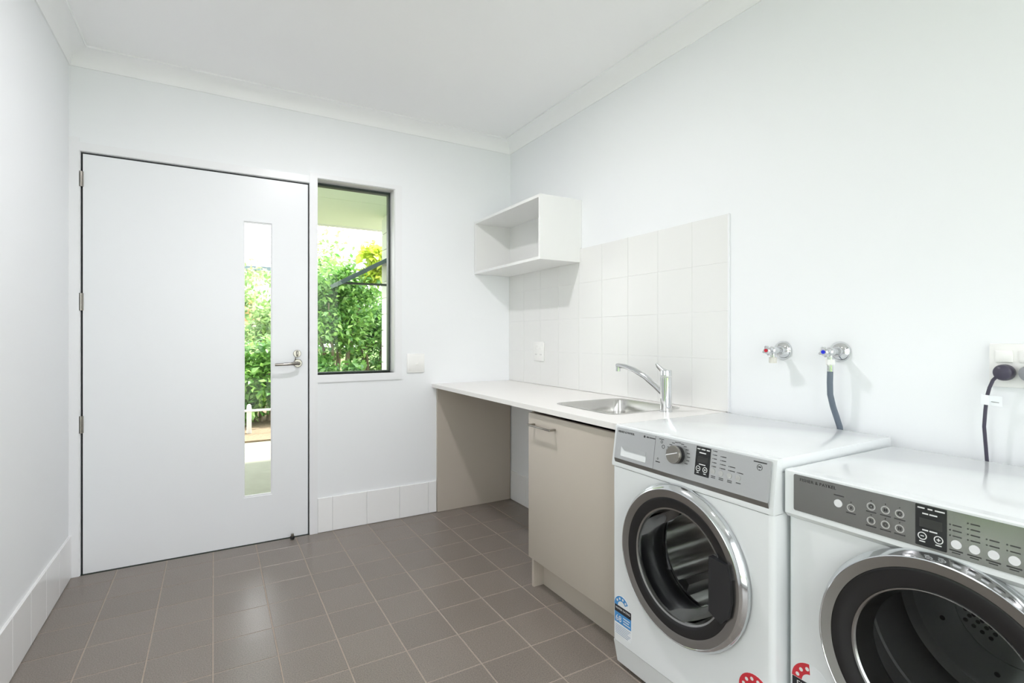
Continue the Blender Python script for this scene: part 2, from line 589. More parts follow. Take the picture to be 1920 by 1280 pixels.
skirting('baseboard_back', 'x', -1.303, -0.563, 0.0, -1, [-1.22, -1.017, -0.812, -0.62], 'white tiled skirting below the narrow window')
skirting('baseboard_left', 'y', LY1 + 0.05, -0.004, -W, 1, [-0.204 * k - 0.02 for k in range(1, 12)], 'white tiled skirting along the left wall')
skirting('baseboard_right', 'y', -1.165, -0.022, 0.0, -1, [-0.205 * k - 0.02 for k in range(1, 7)], 'white tiled skirting under the worktop')

# splashback: grouted backing and 200 mm tiles
ZB, ZT, SE = 0.8425, 1.655, -1.806
sp = box_obj('splashback', M['wgrout'], None, -0.0005, -0.0078, SE, -0.0005, ZB, ZT - 0.001)
tag(sp, 'white square tile splashback on the right wall above the worktop', 'splashback')
szs = [ZB, 1.057, 1.256, 1.456, ZT]
sys_ = [-0.0005] + [-0.203 * k + 0.001 for k in range(1, 9)] + [SE]
for i in range(len(sys_) - 1):
    for j in range(4):
        w, h = sys_[i] - sys_[i + 1] - 0.0014, szs[j + 1] - szs[j] - 0.0014
        key = ('sp', round(w, 4), round(h, 4))
        if key not in tile_cache:
            me = piece_mesh('splashback_tile', w, h, 0.0052, 0.0007, M['splash'])
            me.transform(Matrix.Rotation(PI, 4, 'Z') @ Matrix.Rotation(PI / 2, 4, 'Z') @ Matrix.Rotation(PI / 2, 4, 'X'))
            tile_cache[key] = me
        shared_piece('tile', tile_cache[key], (-0.004, (sys_[i] + sys_[i + 1]) / 2, (szs[j] + szs[j + 1]) / 2), sp)
box_obj('edge_trim', M['trim'], sp, -0.0005, -0.0105, SE - 0.004, SE + 0.0005, ZB, ZT)

# ------------------------------------------------------------------ entry door
door = bpy.data.objects.new('door_1', None); col.objects.link(door); place(door, (-1.868, 0, 0))
struct(door, 'wide white flush door with a tall narrow glass strip', 'door')
LX0, LX1, LZ0, LZ1 = -2.377, -1.3555, 0.0045, 2.034
GX0, GX1, GZ0, GZ1 = -1.687, -1.546, 0.262, 1.787
fy0, fy1 = 0.004, 0.044
lf = B()
lf.box(LX0, GX0, fy0, fy1, LZ0, LZ1)
lf.box(GX1, LX1, fy0, fy1, LZ0, LZ1)
lf.box(GX0, GX1, fy0, fy1, LZ0, GZ0)
lf.box(GX0, GX1, fy0, fy1, GZ1, LZ1)
leaf = lf.build('door_leaf', M['door'], door, smooth=0)
bd = B()
for a in ((GX0, GX0 + 0.005, GZ0, GZ1), (GX1 - 0.005, GX1, GZ0, GZ1), (GX0 + 0.005, GX1 - 0.005, GZ0, GZ0 + 0.010), (GX0 + 0.005, GX1 - 0.005, GZ1 - 0.008, GZ1)):
    bd.box(a[0], a[1], 0.010, 0.020, a[2], a[3])
bd.build('glazing_bead', M['trim'], leaf, smooth=0)
box_obj('glass_pane', M['glass'], door, GX0, GX1, 0.021, 0.026, GZ0, GZ1)
fr = B()
fr.box(-W, DX0, -0.006, 0.0, 0.0, 2.108)                     # left architrave
fr.box(DX0, -1.348, -0.006, 0.0, 2.046, 2.086)               # head
fr.box(-1.348, DX1, -0.010, 0.10, 0.0, 2.108)                # mullion between door and window
fr.box(DX0 - 0.0, DX0 + 0.004, 0.0, 0.10, 0.0, 2.075)
fr.box(DX0 + 0.004, -1.348, 0.0, 0.10, 2.044, 2.075)
fr.box(DX0 + 0.004, DX0 + 0.030, 0.046, 0.10, 0.0, 2.044)
fr.box(-1.372, -1.348, 0.046, 0.10, 0.0, 2.044)
fr.box(DX0 + 0.030, -1.372, 0.046, 0.10, 2.018, 2.044)
fr.build('door_frame', M['trim'], door, smooth=0)
sl = B()
sl.box(DX0 + 0.004, LX0, 0.020, 0.046, 0.0, 2.044)
sl.box(LX1, -1.348, 0.020, 0.046, 0.0, 2.044)
sl.box(LX0, LX1, 0.020, 0.046, LZ1, 2.044)
sl.build('door_gap_strip', M['gap_dark'], door, smooth=0)  # dark strips painting the rebate shadow round the leaf
box_obj('threshold', M['alu'], door, DX0, -1.348, 0.001, T, -0.05, 0.0035)
for z0, z1 in ((1.875, 1.948), (1.277, 1.361), (0.686, 0.768)):
    h = B(Matrix.Translation((-2.384, 0.0005, 0)))
    h.lathe([(0, z0), (0.0065, z0), (0.0065, z1), (0, z1)], 0, 0, 12)
    h.box(-0.004, 0.010, 0.001, 0.0045, z0, z1)
    h.build('hinge', M['nickel'], door)
FB = lambda x, z, y=0.0: frame(x, y, z, (1, 0, 0), (0, 0, 1), (0, -1, 0))   # face on the back wall, local c towards the room
ls = B(FB(-1.414, 1.053, fy0)).lathe([(0.021, 0), (0.021, 0.004), (0.019, 0.006), (0, 0.006)], seg=32).build('lock_rose', M['nickel'], door)
B(FB(-1.414, 1.053, fy0)).box(-0.005, 0.005, -0.016, 0.016, 0.006, 0.022, 0.003).build('thumb_turn', M['nickel'], ls)
hr = B(FB(-1.411, 0.998, fy0)).lathe([(0.024, 0), (0.024, 0.005), (0.021, 0.008), (0.011, 0.008), (0.010, 0.045), (0, 0.047)], seg=32).build('handle_rose', M['nickel'], door)
B().tube([(-1.411, -0.036, 0.998), (-1.43, -0.046, 0.998), (-1.455, -0.05, 0.997), (-1.50, -0.05, 0.995), (-1.535, -0.047, 0.994)], [0.0095, 0.0095, 0.0085, 0.008, 0.0075], 14).build('lever', M['nickel'], hr)
B().tube([(-1.424, fy0 - 0.008, 1.030), (-1.424, fy0 - 0.014, 1.024), (-1.427, fy0 - 0.013, 1.016)], 0.003, 8).build('snib', M['nickel'], door)

# narrow side window
win = bpy.data.objects.new('window_1', None); col.objects.link(win); place(win, (-1.07, 0, 0.88))
struct(win, 'narrow window with dark frame and white architrave beside the door', 'window')
wf = B()
wf.box(WX1, -0.796, -0.008, 0.0, 0.882, 2.106)
wf.box(DX1 + 0.0, WX1, -0.008, 0.0, 0.882, 0.926)
wf.box(DX1, WX1, -0.008, 0.0, 2.080, 2.106)
wf.box(WX1 - 0.003, WX1, 0.0, 0.09, 0.926, 2.080)
wf.box(DX1, WX1 - 0.003, 0.0, 0.09, 2.077, 2.080)
wf.box(DX1, WX1 - 0.003, 0.0, 0.09, 0.922, 0.926)
wf.build('architrave', M['trim'], win, smooth=0)
af = B()
for a in ((DX1, DX1 + 0.012, 0.926, 2.077), (WX1 - 0.015, WX1 - 0.003, 0.926, 2.077), (DX1 + 0.012, WX1 - 0.015, 0.926, 0.935), (DX1 + 0.012, WX1 - 0.015, 2.062, 2.077)):
    af.box(a[0], a[1], 0.085, 0.125, a[2], a[3])
af.build('sash_frame', M['alu'], win, smooth=0)
box_obj('glass_pane', M['glass'], win, DX1 + 0.010, WX1 - 0.013, 0.102, 0.107, 0.930, 2.070)

# glazed sliding door on the left wall, to the lawn
sd = bpy.data.objects.new('door_2', None); col.objects.link(sd); place(sd, (-W - 0.06, (LY0 + LY1) / 2, 0))
struct(sd, 'glazed sliding door to the lawn on the left wall', 'door')
sf = B()
sf.box(-W - T, -W, LY0, LY0 + 0.04, 0, LZ); sf.box(-W - T, -W, LY1 - 0.04, LY1, 0, LZ)
sf.box(-W - T, -W, LY0 + 0.04, LY1 - 0.04, LZ - 0.04, LZ); sf.box(-W - T, -W, LY0, LY1, -0.06, 0.03)
sf.build('door_frame', M['trim'], sd, smooth=0)
for k, (a, b, xo) in enumerate(((LY0 + 0.04, -2.365, -0.05), (-2.405, LY1 - 0.04, -0.09))):
    p = B()
    for q in ((a, a + 0.05, 0.03, LZ - 0.04), (b - 0.05, b, 0.03, LZ - 0.04), (a + 0.05, b - 0.05, 0.03, 0.10), (a + 0.05, b - 0.05, LZ - 0.10, LZ - 0.04)):
        p.box(-W + xo, -W + xo + 0.03, q[0], q[1], q[2], q[3])
    pn = p.build('sliding_panel', M['trim'], sd, smooth=0)
    box_obj('glass_pane', M['glass'], pn, -W + xo + 0.012, -W + xo + 0.018, a + 0.05, b - 0.05, 0.10, LZ - 0.10)

# window added behind the viewpoint, out of view, to light the back wall
fw = bpy.data.objects.new('fill_window', None); col.objects.link(fw); place(fw, ((FX0 + FX1) / 2, YF - 0.05, FZ0))
struct(fw, 'wide added window behind the viewpoint, out of view, for fill daylight', 'window')
f_ = B()
mid = (FX0 + FX1) / 2
for q in ((FX0, FX0 + 0.04, FZ0, FZ1), (FX1 - 0.04, FX1, FZ0, FZ1), (mid - 0.02, mid + 0.02, FZ0 + 0.04, FZ1 - 0.04), (FX0 + 0.04, FX1 - 0.04, FZ0, FZ0 + 0.04), (FX0 + 0.04, FX1 - 0.04, FZ1 - 0.04, FZ1)):
    f_.box(q[0], q[1], YF - 0.10, YF - 0.04, q[2], q[3])
f_.build('window_frame', M['trim'], fw, smooth=0)
for a, b in ((FX0 + 0.04, mid - 0.02), (mid + 0.02, FX1 - 0.04)):
    box_obj('glass_pane', M['glass'], fw, a, b, YF - 0.073, YF - 0.067, FZ0 + 0.04, FZ1 - 0.04)

# ------------------------------------------------------------------ ceiling downlights (above the frame)
for k, (x, y, s) in enumerate(DOWNLIGHTS):
    d = thing('downlight', (x, y, H), ['round white ceiling downlight nearest the door', 'round white ceiling downlight above the viewpoint', 'round white ceiling downlight at the rear of the room'][k], 'light', 'ceiling downlights')
    B().lathe([(0.048, H - 0.001), (0.060, H - 0.001), (0.060, H - 0.004), (0.052, H - 0.006), (0.048, H - 0.004), (0.048, H - 0.001)], x, y, 36).build('trim_ring', M['trim'], d)
    m, N, L_, p = new_mat('lit_diffuser_%d' % k) if k == 0 else (DIFF, None, None, None)
    if k == 0:
        DIFF = m
        p.inputs['Base Color'].default_value = (0.9, 0.9, 0.9, 1)
        p.inputs['Emission Color'].default_value = (1, 0.97, 0.93, 1)
        p.inputs['Emission Strength'].default_value = 6
    B().lathe([(0, H - 0.0015), (0.047, H - 0.0015), (0.047, H - 0.0035), (0, H - 0.0035)], x, y, 36).build('diffuser', DIFF, d)
    ld = bpy.data.lights.new('downlight_lamp', 'AREA')
    ld.shape = 'DISK'
    ld.size = 0.095
    ld.energy = DOWNLIGHT_WATTS * s
    ld.color = (0.99, 0.965, 1.0)
    lo = bpy.data.objects.new('downlight_lamp', ld)
    col.objects.link(lo)
    place(lo, Vector((x, y, H - 0.012)), d)

# ------------------------------------------------------------------ worktop, sink, cabinet
def sup(a, b, p=9.0):
    return lambda t: 1.0 / ((abs(math.cos(t)) / a) ** p + (abs(math.sin(t)) / b) ** p) ** (1 / p)
WZ0, WZ1, WXF, WYR = 0.8195, 0.8415, -0.592, -1.795
SCX, SCY, SA, SB = -0.265, -1.42, 0.205, 0.210
wt = B().plate_hole((WXF, -0.001, WYR, -0.001), (SCX, SCY), sup(SA - 0.004, SB - 0.004), WZ0, WZ1)
tag(wt.build('worktop', M['worktop'], smooth=30), 'pale stone worktop running along the right wall with an inset sink', 'worktop')

sk = thing('sink', (SCX, SCY, WZ1 - 0.17), 'stainless steel inset sink in the pale worktop', 'sink')
bw = B()
levels = [(SA, SB, WZ1 + 0.0005, 9), (SA - 0.002, SB - 0.002, WZ1 + 0.002, 9), (SA - 0.014, SB - 0.014, WZ1 + 0.0015, 9), (SA - 0.018, SB - 0.018, WZ1 - 0.004, 8),
          (SA - 0.024, SB - 0.024, WZ1 - 0.06, 7), (SA - 0.03, SB - 0.03, WZ1 - 0.135, 7), (SA - 0.04, SB - 0.04, WZ1 - 0.155, 6), (SA - 0.07, SB - 0.07, WZ1 - 0.165, 5), (0.045, 0.045, WZ1 - 0.168, 2)]
seg = 72
v, f = [], []
for a, b, z, p in levels:
    fn = sup(a, b, p)
    for k in range(seg):
        t = 2 * PI * k / seg
        r = fn(t)
        v.append((SCX + r * math.cos(t), SCY + r * math.sin(t), z))
for i in range(len(levels) - 1):
    for k in range(seg):
        a, b = i * seg + k, i * seg + (k + 1) % seg
        f.append((a, b, b + seg, a + seg))
bw.add(v, f)
bw.build('bowl', M['steel'], sk, smooth=40)
B().lathe([(0.045, WZ1 - 0.168), (0.04, WZ1 - 0.171), (0.012, WZ1 - 0.174), (0, WZ1 - 0.174)], SCX, SCY, 32).build('drain', M['chrome'], sk)

tp = thing('mixer_tap', (-0.211, -1.662, WZ1), 'chrome single lever mixer tap beside the sink', 'tap')
tx, ty = -0.211, -1.662
B().lathe([(0, WZ1), (0.026, WZ1), (0.026, WZ1 + 0.004), (0.0235, WZ1 + 0.006), (0.0235, 0.983), (0.022, 0.985), (0, 0.985)], tx, ty, 36).build('body', M['chrome'], tp)
cp = B().lathe([(0, 0.988), (0.0235, 0.988), (0.0235, 1.010), (0.022, 1.0135), (0, 1.0135)], tx, ty, 36).build('cap', M['chrome'], tp)
B().tube([(tx, ty, 1.004), (tx - 0.012, ty + 0.012, 1.014), (tx - 0.028, ty + 0.018, 1.030), (tx - 0.034, ty + 0.022, 1.040)], [0.012, 0.0105, 0.008, 0.005], 12).build('lever', M['chrome'], cp)
B().tube([(tx, ty + 0.01, 0.912), (tx - 0.002, ty + 0.05, 0.94), (tx - 0.008, ty + 0.11, 0.978), (tx - 0.014, ty + 0.17, 1.004), (tx - 0.020, ty + 0.22, 1.017), (tx - 0.024, ty + 0.255, 1.020), (tx - 0.027, ty + 0.270, 1.019)],
         [0.0125, 0.0125, 0.012, 0.0115, 0.011, 0.011, 0.010], 16).build('spout', M['chrome'], tp)
B().lathe([(0, 0.994), (0.0105, 0.994), (0.0105, 1.015), (0, 1.015)], tx - 0.026, ty + 0.262, 20).build('aerator', M['chrome'], tp)

ep = box_obj('end_panel', M['taupe'], None, -0.560, -0.010, -0.018, -0.001, 0.0015, WZ0 - 0.0005)
tag(ep, 'taupe laminate panel under the worktop against the back wall', 'panel')

cb = thing('base_cabinet', (-0.29, -1.47, 0), 'taupe laminate base cabinet under the sink', 'cabinet')
CY0, CY1 = -1.790, -1.170
bc = B()
bc.box(-0.555, -0.012, CY1 - 0.016, CY1, 0.0, WZ0 - 0.0005)
bc.box(-0.555, -0.012, CY0, CY0 + 0.016, 0.0, WZ0 - 0.0005)
bc.box(-0.555, -0.012, CY0 + 0.016, CY1 - 0.016, 0.145, 0.161)
bc.box(-0.026, -0.012, CY0 + 0.016, CY1 - 0.016, 0.161, WZ0 - 0.0005)
bc.build('carcass', M['taupe'], cb, smooth=0)
box_obj('kickboard', M['taupe'], cb, -0.502, -0.486, CY0 + 0.016, CY1 - 0.016, 0.0, 0.145)
cd = box_obj('door', M['taupe'], cb, -0.575, -0.5565, CY0 + 0.002, CY1 - 0.001, 0.140, 0.803, bev=0.0012)
hz = 0.755
hb = B()
for yy in (-1.222, -1.385):
    hb.box(-0.603, -0.575, yy - 0.006, yy + 0.006, hz - 0.004, hz + 0.004)
hb.box(-0.611, -0.602, -1.394, -1.213, hz - 0.004, hz + 0.004, 0.002)
hb.build('handle', M['nickel'], cd)

# open wall shelf in the corner
sh = thing('wall_shelf', (-0.142, -0.41, 1.575), 'white open box shelf fixed in the corner above the worktop', 'shelf')
SX, SY0, SY1, SZ0, SZ1, ST = -0.285, -0.825, -0.003, 1.577, 1.935, 0.016
box_obj('top_panel', M['melamine'], sh, SX, -0.013, SY0 + ST, SY1 - ST, SZ1 - ST, SZ1)
box_obj('bottom_panel', M['melamine'], sh, SX, -0.013, SY0 + ST, SY1 - ST, SZ0, SZ0 + ST)
box_obj('side_panel', M['melamine'], sh, SX, -0.013, SY0, SY0 + ST, SZ0, SZ1)
box_obj('side_panel', M['melamine'], sh, SX, -0.013, SY1 - ST, SY1, SZ0, SZ1)
B().box(-0.013, -0.0105, SY0, SY1, SZ0, 1.657).box(-0.013, -0.001, SY0, SY1, 1.657, SZ1).build('back_panel', M['melamine'], sh, smooth=0)

# ------------------------------------------------------------------ wall plates
ls_ = thing('light_switch', (-0.704, 0, 0.981), 'white light switch plate between the window and the worktop', 'switch')
B(FB(-0.704, 0.981)).box(-0.059, 0.059, -0.061, 0.061, 0, 0.009, 0.003).build('plate', M['plastic'], ls_)
gr = B(FB(-0.704, 0.981)); gr.box(-0.046, 0.046, -0.048, 0.048, 0.008, 0.0105, 0.001); gr.build('cover', M['plastic'], ls_)
B(FB(-0.699, 0.975)).box(-0.009, 0.009, -0.006, 0.006, 0.0105, 0.0155, 0.002).build('button', M['plastic'], ls_)

FR = lambda y, z, x=0.0: frame(x, y, z, (0, -1, 0), (0, 0, 1), (-1, 0, 0))   # on the right wall, u = -y
so = thing('power_point', (-0.0095, -0.397, 1.056), 'small white power point on the splashback under the shelf', 'power point')
B(FR(-0.397, 1.056, -0.0096)).box(-0.0585, 0.0585, -0.061, 0.061, 0, 0.009, 0.003).build('plate', M['plastic'], so)
for s in (-1, 1):
    B(FR(-0.397 + s * 0.022, 1.082, -0.0186)).box(-0.009, 0.009, -0.012, 0.012, -0.001, 0.004, 0.0015).build('rocker', M['plastic'], so)
    k = B(FR(-0.397 + s * 0.028, 1.036, -0.0186))
    for du in (-0.006, 0.006):
        k.box(du - 0.001, du + 0.001, -0.004, 0.004, -0.001, 0.0004)
    k.build('socket_slots', M['gap_dark'], so)

dp = thing('double_power_point', (0, -2.693, 1.075), 'white double power point on the right wall above the dryer', 'power point')
B(FR(-2.693, 1.075)).box(-0.066, 0.066, -0.058, 0.058, 0, 0.012, 0.003).build('plate', M['plastic'], dp)
for yc in (-2.658, -2.706):
    B(FR(yc, 1.099, -0.012)).box(-0.018, 0.018, -0.016, 0.016, -0.001, 0.004, 0.002).build('rocker', M['plastic'], dp)

def plug(name, yc, mat, pts, label, tagged):
    t = thing(name, (-0.04, yc, 1.057), label, 'power lead')
    B(FR(yc, 1.057, -0.0122)).lathe([(0, 0), (0.019, 0), (0.0215, 0.006), (0.0215, 0.020), (0.019, 0.028), (0.012, 0.033), (0, 0.034)], seg=28).build('plug', mat, t)
    B().tube(pts, 0.0042, 10).build('cable', mat, t)
    if tagged:
        g = B(frame(-0.0393, -2.6275, 0.983, (0.10, -0.99, -0.10), (0, 0, 1), (-0.99, -0.1, 0)))
        g.box(-0.007, 0.034, -0.013, 0.013, -0.0005, 0.0005)
        g.box(-0.007, 0.010, -0.013, 0.013, 0.0005, 0.0078)
        g = g.build('paper_tag', M['sticker'], t)
        B(frame(-0.0393, -2.6275, 0.983, (0.10, -0.99, -0.10), (0, 0, 1), (-0.99, -0.1, 0))).box(0.012, 0.028, -0.004, -0.0028, 0.0005, 0.0009).build('printed_line', M['print_dark'], g)
plug('power_lead', -2.662, M['cord'], [(-0.036, -2.652, 1.048), (-0.037, -2.643, 1.036), (-0.038, -2.636, 1.015), (-0.039, -2.631, 0.99), (-0.039, -2.628, 0.955), (-0.038, -2.625, 0.91), (-0.034, -2.627, 0.86), (-0.028, -2.629, 0.80), (-0.025, -2.629, 0.60)],
     'dark plum power lead with a white paper tag dropping behind the dryer', True)
plug('power_lead', -2.713, M['plug_grey'], [(-0.036, -2.722, 1.046), (-0.037, -2.732, 1.02), (-0.037, -2.738, 0.96), (-0.03, -2.742, 0.86), (-0.025, -2.742, 0.60)],
     'grey power lead plugged in beside the dark plum one', False)

# ------------------------------------------------------------------ wall taps and hose
def wall_tap(yc, dot, label, capped):
    t = thing('wall_tap', (0, yc, 1.101), label, 'tap', 'washing machine taps')
    F = FR(yc, 1.101)
    B(F).lathe([(0.034, 0), (0.034, 0.004), (0.032, 0.008), (0.024, 0.016), (0.017, 0.020), (0.016, 0.026), (0, 0.026)], seg=36).build('flange', M['chrome'], t)
    bo = B(F)
    bo.lathe([(0.012, 0.024), (0.012, 0.050), (0.014, 0.052), (0.014, 0.070), (0.010, 0.074), (0.010, 0.082), (0, 0.082)], seg=20)
    bo.build('valve_body', M['chrome'], t)
    B().lathe([(0.009, 1.075), (0.009, 1.103), (0, 1.103)], -0.062, yc, 16).build('outlet', M['chrome'], t)
    hd = B(F)
    hd.lathe([(0, 0.080), (0.010, 0.080), (0.0125, 0.084), (0.0125, 0.100), (0.010, 0.103), (0, 0.103)], seg=24)
    for k in range(4):
        a = PI / 2 * k + 0.4
        hd.lathe([(0, 0.085), (0.0048, 0.085), (0.0048, 0.099), (0, 0.099)], 0.0135 * math.cos(a), 0.0135 * math.sin(a), 10)
    hd = hd.build('handle', M['chrome'], t)
    B(F).disc(0, 0, 0.0062, 0.1025, 0.1048, 16).build('colour_dot', dot, hd)
    if capped:
        B().lathe([(0, 1.055), (0.0125, 1.055), (0.0135, 1.058), (0.0135, 1.076), (0.009, 1.077)], -0.062, yc, 24).build('blanking_cap', M['cream_plastic'], t)
wall_tap(-2.036, M['red'], 'chrome wall tap with red dot and a cream blanking cap', True)
wall_tap(-2.238, M['blue'], 'chrome wall tap with blue dot feeding the grey hose', False)
ho = thing('water_hose', (-0.062, -2.238, 0.9), 'grey rubber inlet hose hanging from the blue tap', 'hose')
B().lathe([(0, 1.076), (0.0135, 1.076), (0.0135, 1.061), (0.0105, 1.058), (0.0105, 1.0565), (0, 1.0565)], -0.062, -2.238, 6).build('coupling_nut', M['plastic'], ho, smooth=20)
B().lathe([(0, 1.058), (0.0095, 1.058), (0.0095, 1.036), (0, 1.036)], -0.062, -2.238, 20).build('ferrule', M['chrome'], ho)
B().tube([(-0.062, -2.238, 1.040), (-0.062, -2.237, 1.00), (-0.060, -2.237, 0.96), (-0.049, -2.240, 0.92), (-0.031, -2.243, 0.88), (-0.0195, -2.246, 0.85), (-0.0145, -2.248, 0.81), (-0.0135, -2.25, 0.74), (-0.0135, -2.25, 0.6)], 0.0092, 14).build('hose_pipe', M['hose'], ho)

# ------------------------------------------------------------------ washing machine
def door_ring(F, cu, cv, ro, rs, rb, rg, h, parent, name='door'):
    """porthole door: chrome rim, satin ring, black ring; F maps local n outward"""
    rim = B(F).lathe([(ro - 0.004, -0.002), (ro, 0.003), (ro + 0.001, h * 0.42), (ro - 0.001, h * 0.55), (rs + 0.002, h * 0.98), (rs, h), (rs - 0.0008, h * 0.97), (rs - 0.0008, h * 0.6)], cu, cv, 96).build(name, M['ring_chrome'], parent)
    B(F).lathe([(rs, h * 0.93), (rs, h * 0.97), (rb + 0.003, h * 0.86), (rb, h * 0.84), (rb, h * 0.4)], cu, cv, 96).build('satin_ring', M['ring_satin'], rim)
    return rim

wm = thing('washing_machine', (-0.33, -2.103, 0), 'white front loading washing machine with silver fascia next to the sink cabinet', 'washing machine')
WU0, WU1, WFX, WBX = 1.803, 2.403, -0.622, -0.045
F = FR(0, 0, WFX)               # u=-y, v=z, n=0 at the front face
DCU, DCV = 2.110, 0.474
cab = B(F)
r = 0.014
cab.plate_hole((WU0 + r, WU1 - r, 0.1, 0.702), (DCU, DCV), lambda t: 0.222, -0.006, 0.0)
for side in (-1, 1):
    uc = WU0 + r if side < 0 else WU1 - r
    st = [(uc + side * r * math.sin(PI / 2 * k / 6), -r + r * math.cos(PI / 2 * k / 6)) for k in range(7)]
    st.append((st[-1][0], WFX - WBX))
    vv = [(u, z, n) for z in (0.1, 0.703) for u, n in st]
    k8 = len(st)
    cab.add(vv, [(i, i + 1, k8 + i + 1, k8 + i) for i in range(k8 - 1)])
    cab.box(st[-1][0] - side * 0.004, st[-1][0], 0.703, 0.8075, WFX - WBX, -0.037)
cab.box(WU0 + 0.002, WU1 - 0.002, 0.1, 0.802, WFX - WBX, WFX - WBX + 0.004)
cab.box(WU0 + 0.002, WU1 - 0.002, 0.098, 0.102, WFX - WBX, -0.014)
cab.build('cabinet', M['appliance'], wm)
# plinth, leaning slightly back
pl = B()
pl.prism_y([(-0.620, 0.097), (-0.603, 0.016), (-0.560, 0.016), (-0.560, 0.097)], -WU0 - 0.004, -WU1 + 0.004)
pl.build('plinth', M['appliance'], wm)
for uu in (WU0 + 0.06, WU1 - 0.06):
    for xx in (-0.55, -0.10):
        B().lathe([(0, 0.0), (0.02, 0.0), (0.02, 0.01), (0.008, 0.012), (0.008, 0.10), (0, 0.10)], xx, -uu, 16).build('foot', M['black_plastic'], wm)
# lid and sloped fascia
box_obj('lid', M['appliance'], wm, -0.5845, -0.030, -WU1, -WU0, 0.808, 0.8435, bev=0.003)
fs = B()
fs.prism_y([(-0.601, 0.8435), (-0.6065, 0.8405), (-0.6245, 0.712), (-0.6235, 0.704), (-0.585, 0.704), (-0.585, 0.8435)], -WU1, -WU0)
fs.build('fascia_frame', M['appliance'], wm, smooth=25)
FS = frame(-0.7277, 0, 0, (0, -1, 0), (0.1395, 0, 1.0), (-0.990, 0, 0.138))   # sloped panel plane, v = z
pn = B(FS)
pn.prism(rrect(1.818, 2.391, 0.733, 0.8365, 0.004), -0.006, 0.0022)
pn = pn.build('control_panel', M['fascia_silver'], wm, smooth=0)
le = B(FS)
le.add([(1.818, 0.733, 0.0022), (2.391, 0.733, 0.0022), (2.391, 0.7195, -0.0036), (1.818, 0.7195, -0.0036)], [(0, 1, 2, 3)])
le.build('panel_lower_edge', M['fascia_edge'], pn, smooth=0)
# detergent drawer pull: a recess framed in white
dw = B(FS)
dw.prism(rrect(1.848, 1.965, 0.7445, 0.777, 0.002), 0.0020, 0.0030)
dw = dw.build('drawer_pull', M['appliance'], wm, smooth=0)
B(FS).add([(1.849, 0.777, 0.0045), (1.965, 0.777, 0.0045), (1.965, 0.765, 0.0045), (1.866, 0.765, 0.0045), (1.849, 0.777, 0.0032), (1.965, 0.777, 0.0032), (1.965, 0.765, 0.0032), (1.866, 0.765, 0.0032)],
          [(0, 3, 2, 1), (4, 5, 6, 7), (0, 1, 5, 4), (1, 2, 6, 5), (2, 3, 7, 6), (3, 0, 4, 7)]).build('pull_lip', M['fascia_silver'], dw, smooth=0)
B(FS).box(1.9985, 1.9995, 0.7335, 0.836, 0.0018, 0.0024).build('drawer_seam', M['gap_dark'], pn)
kb = B(FS).lathe([(0.0265, 0.002), (0.0265, 0.022), (0.0255, 0.024), (0, 0.024)], 2.093, 0.795, 40).build('selector_knob', M['black_gloss'], wm)
kc = B(FS).lathe([(0.0265, 0.016), (0.0268, 0.022), (0.0255, 0.0250), (0, 0.0252)], 2.093, 0.795, 40).build('knob_face', M['nickel'], kb)
B(FS).add([(2.068, 0.7915, 0.0253), (2.068, 0.7885, 0.0253), (2.110, 0.8020, 0.0253), (2.110, 0.8045, 0.0253)], [(0, 1, 2, 3)]).build('pointer', M['btn_white'], kb, smooth=0)
ds = B(FS).prism(rrect(2.160, 2.210, 0.753, 0.834, 0.0015), 0.002, 0.0032).build('display', M['display'], wm, smooth=0)
B(FS).prism(rrect(2.166, 2.203, 0.790, 0.806, 0.001), 0.0032, 0.0035).build('display_window', M['display_lcd'], ds, smooth=0)
pr_ = B(FS)
for u, w in ((2.164, 0.010), (2.178, 0.014), (2.196, 0.011)):
    pr_.box(u, u + w, 0.8255, 0.8285, 0.0032, 0.0037)
pr_.box(2.172, 0.023 + 2.172, 0.8155, 0.8185, 0.0032, 0.0037)
pr_.box(2.174, 2.196, 0.7835, 0.786, 0.0032, 0.0037)
for u in (2.172, 2.196):
    pr_.ring(u, 0.772, 0.0062, 0.0078, 0.0032, 0.0037, 20)
    pr_.box(u - 0.003, u + 0.003, 0.7712, 0.7728, 0.0032, 0.0037)
    pr_.box(u - 0.004, u + 0.004, 0.7595, 0.7615, 0.0032, 0.0037)
pr_.box(2.1952, 2.1968, 0.769, 0.775, 0.0032, 0.0037)
pr_.build('display_marks', M['print_light'], ds, smooth=0)['kind'] = 'stuff'
B(FS).text('FISHER & PAYKEL', 1.826, 0.821, 0.0098, 0.0025, align='LEFT', spacing=1.06).build('brand_lettering', M['print_dark'], pn, smooth=0)
mk = B(FS)
mk.disc(1.951, 0.8255, 0.004, 0.0022, 0.0027, 12)
mk.box(1.960, 1.970, 0.8235, 0.8275, 0.0022, 0.0027); mk.box(1.972, 1.998, 0.8240, 0.8270, 0.0022, 0.0027)
mk.box(2.014, 2.034, 0.8285, 0.8305, 0.0022, 0.0027); mk.ring(2.026, 0.8215, 0.003, 0.0045, 0.0022, 0.0027, 14)
mk.ring(2.034, 0.808, 0.0045, 0.006, 0.0022, 0.0027, 16)
mk.ring(2.016, 0.768, 0.002, 0.0032, 0.0022, 0.0027, 12); mk.box(2.008, 2.026, 0.757, 0.760, 0.0022, 0.0027)
for k in range(15):                                   # programme names round the knob
    a = math.radians(205 - k * 17)
    u, v_ = 2.093 + 0.041 * math.cos(a), 0.795 + 0.036 * math.sin(a)
    if v_ < 0.834:
        mk.box(u - 0.0055, u + 0.0055, v_ - 0.0010, v_ + 0.0010, 0.0022, 0.0027)
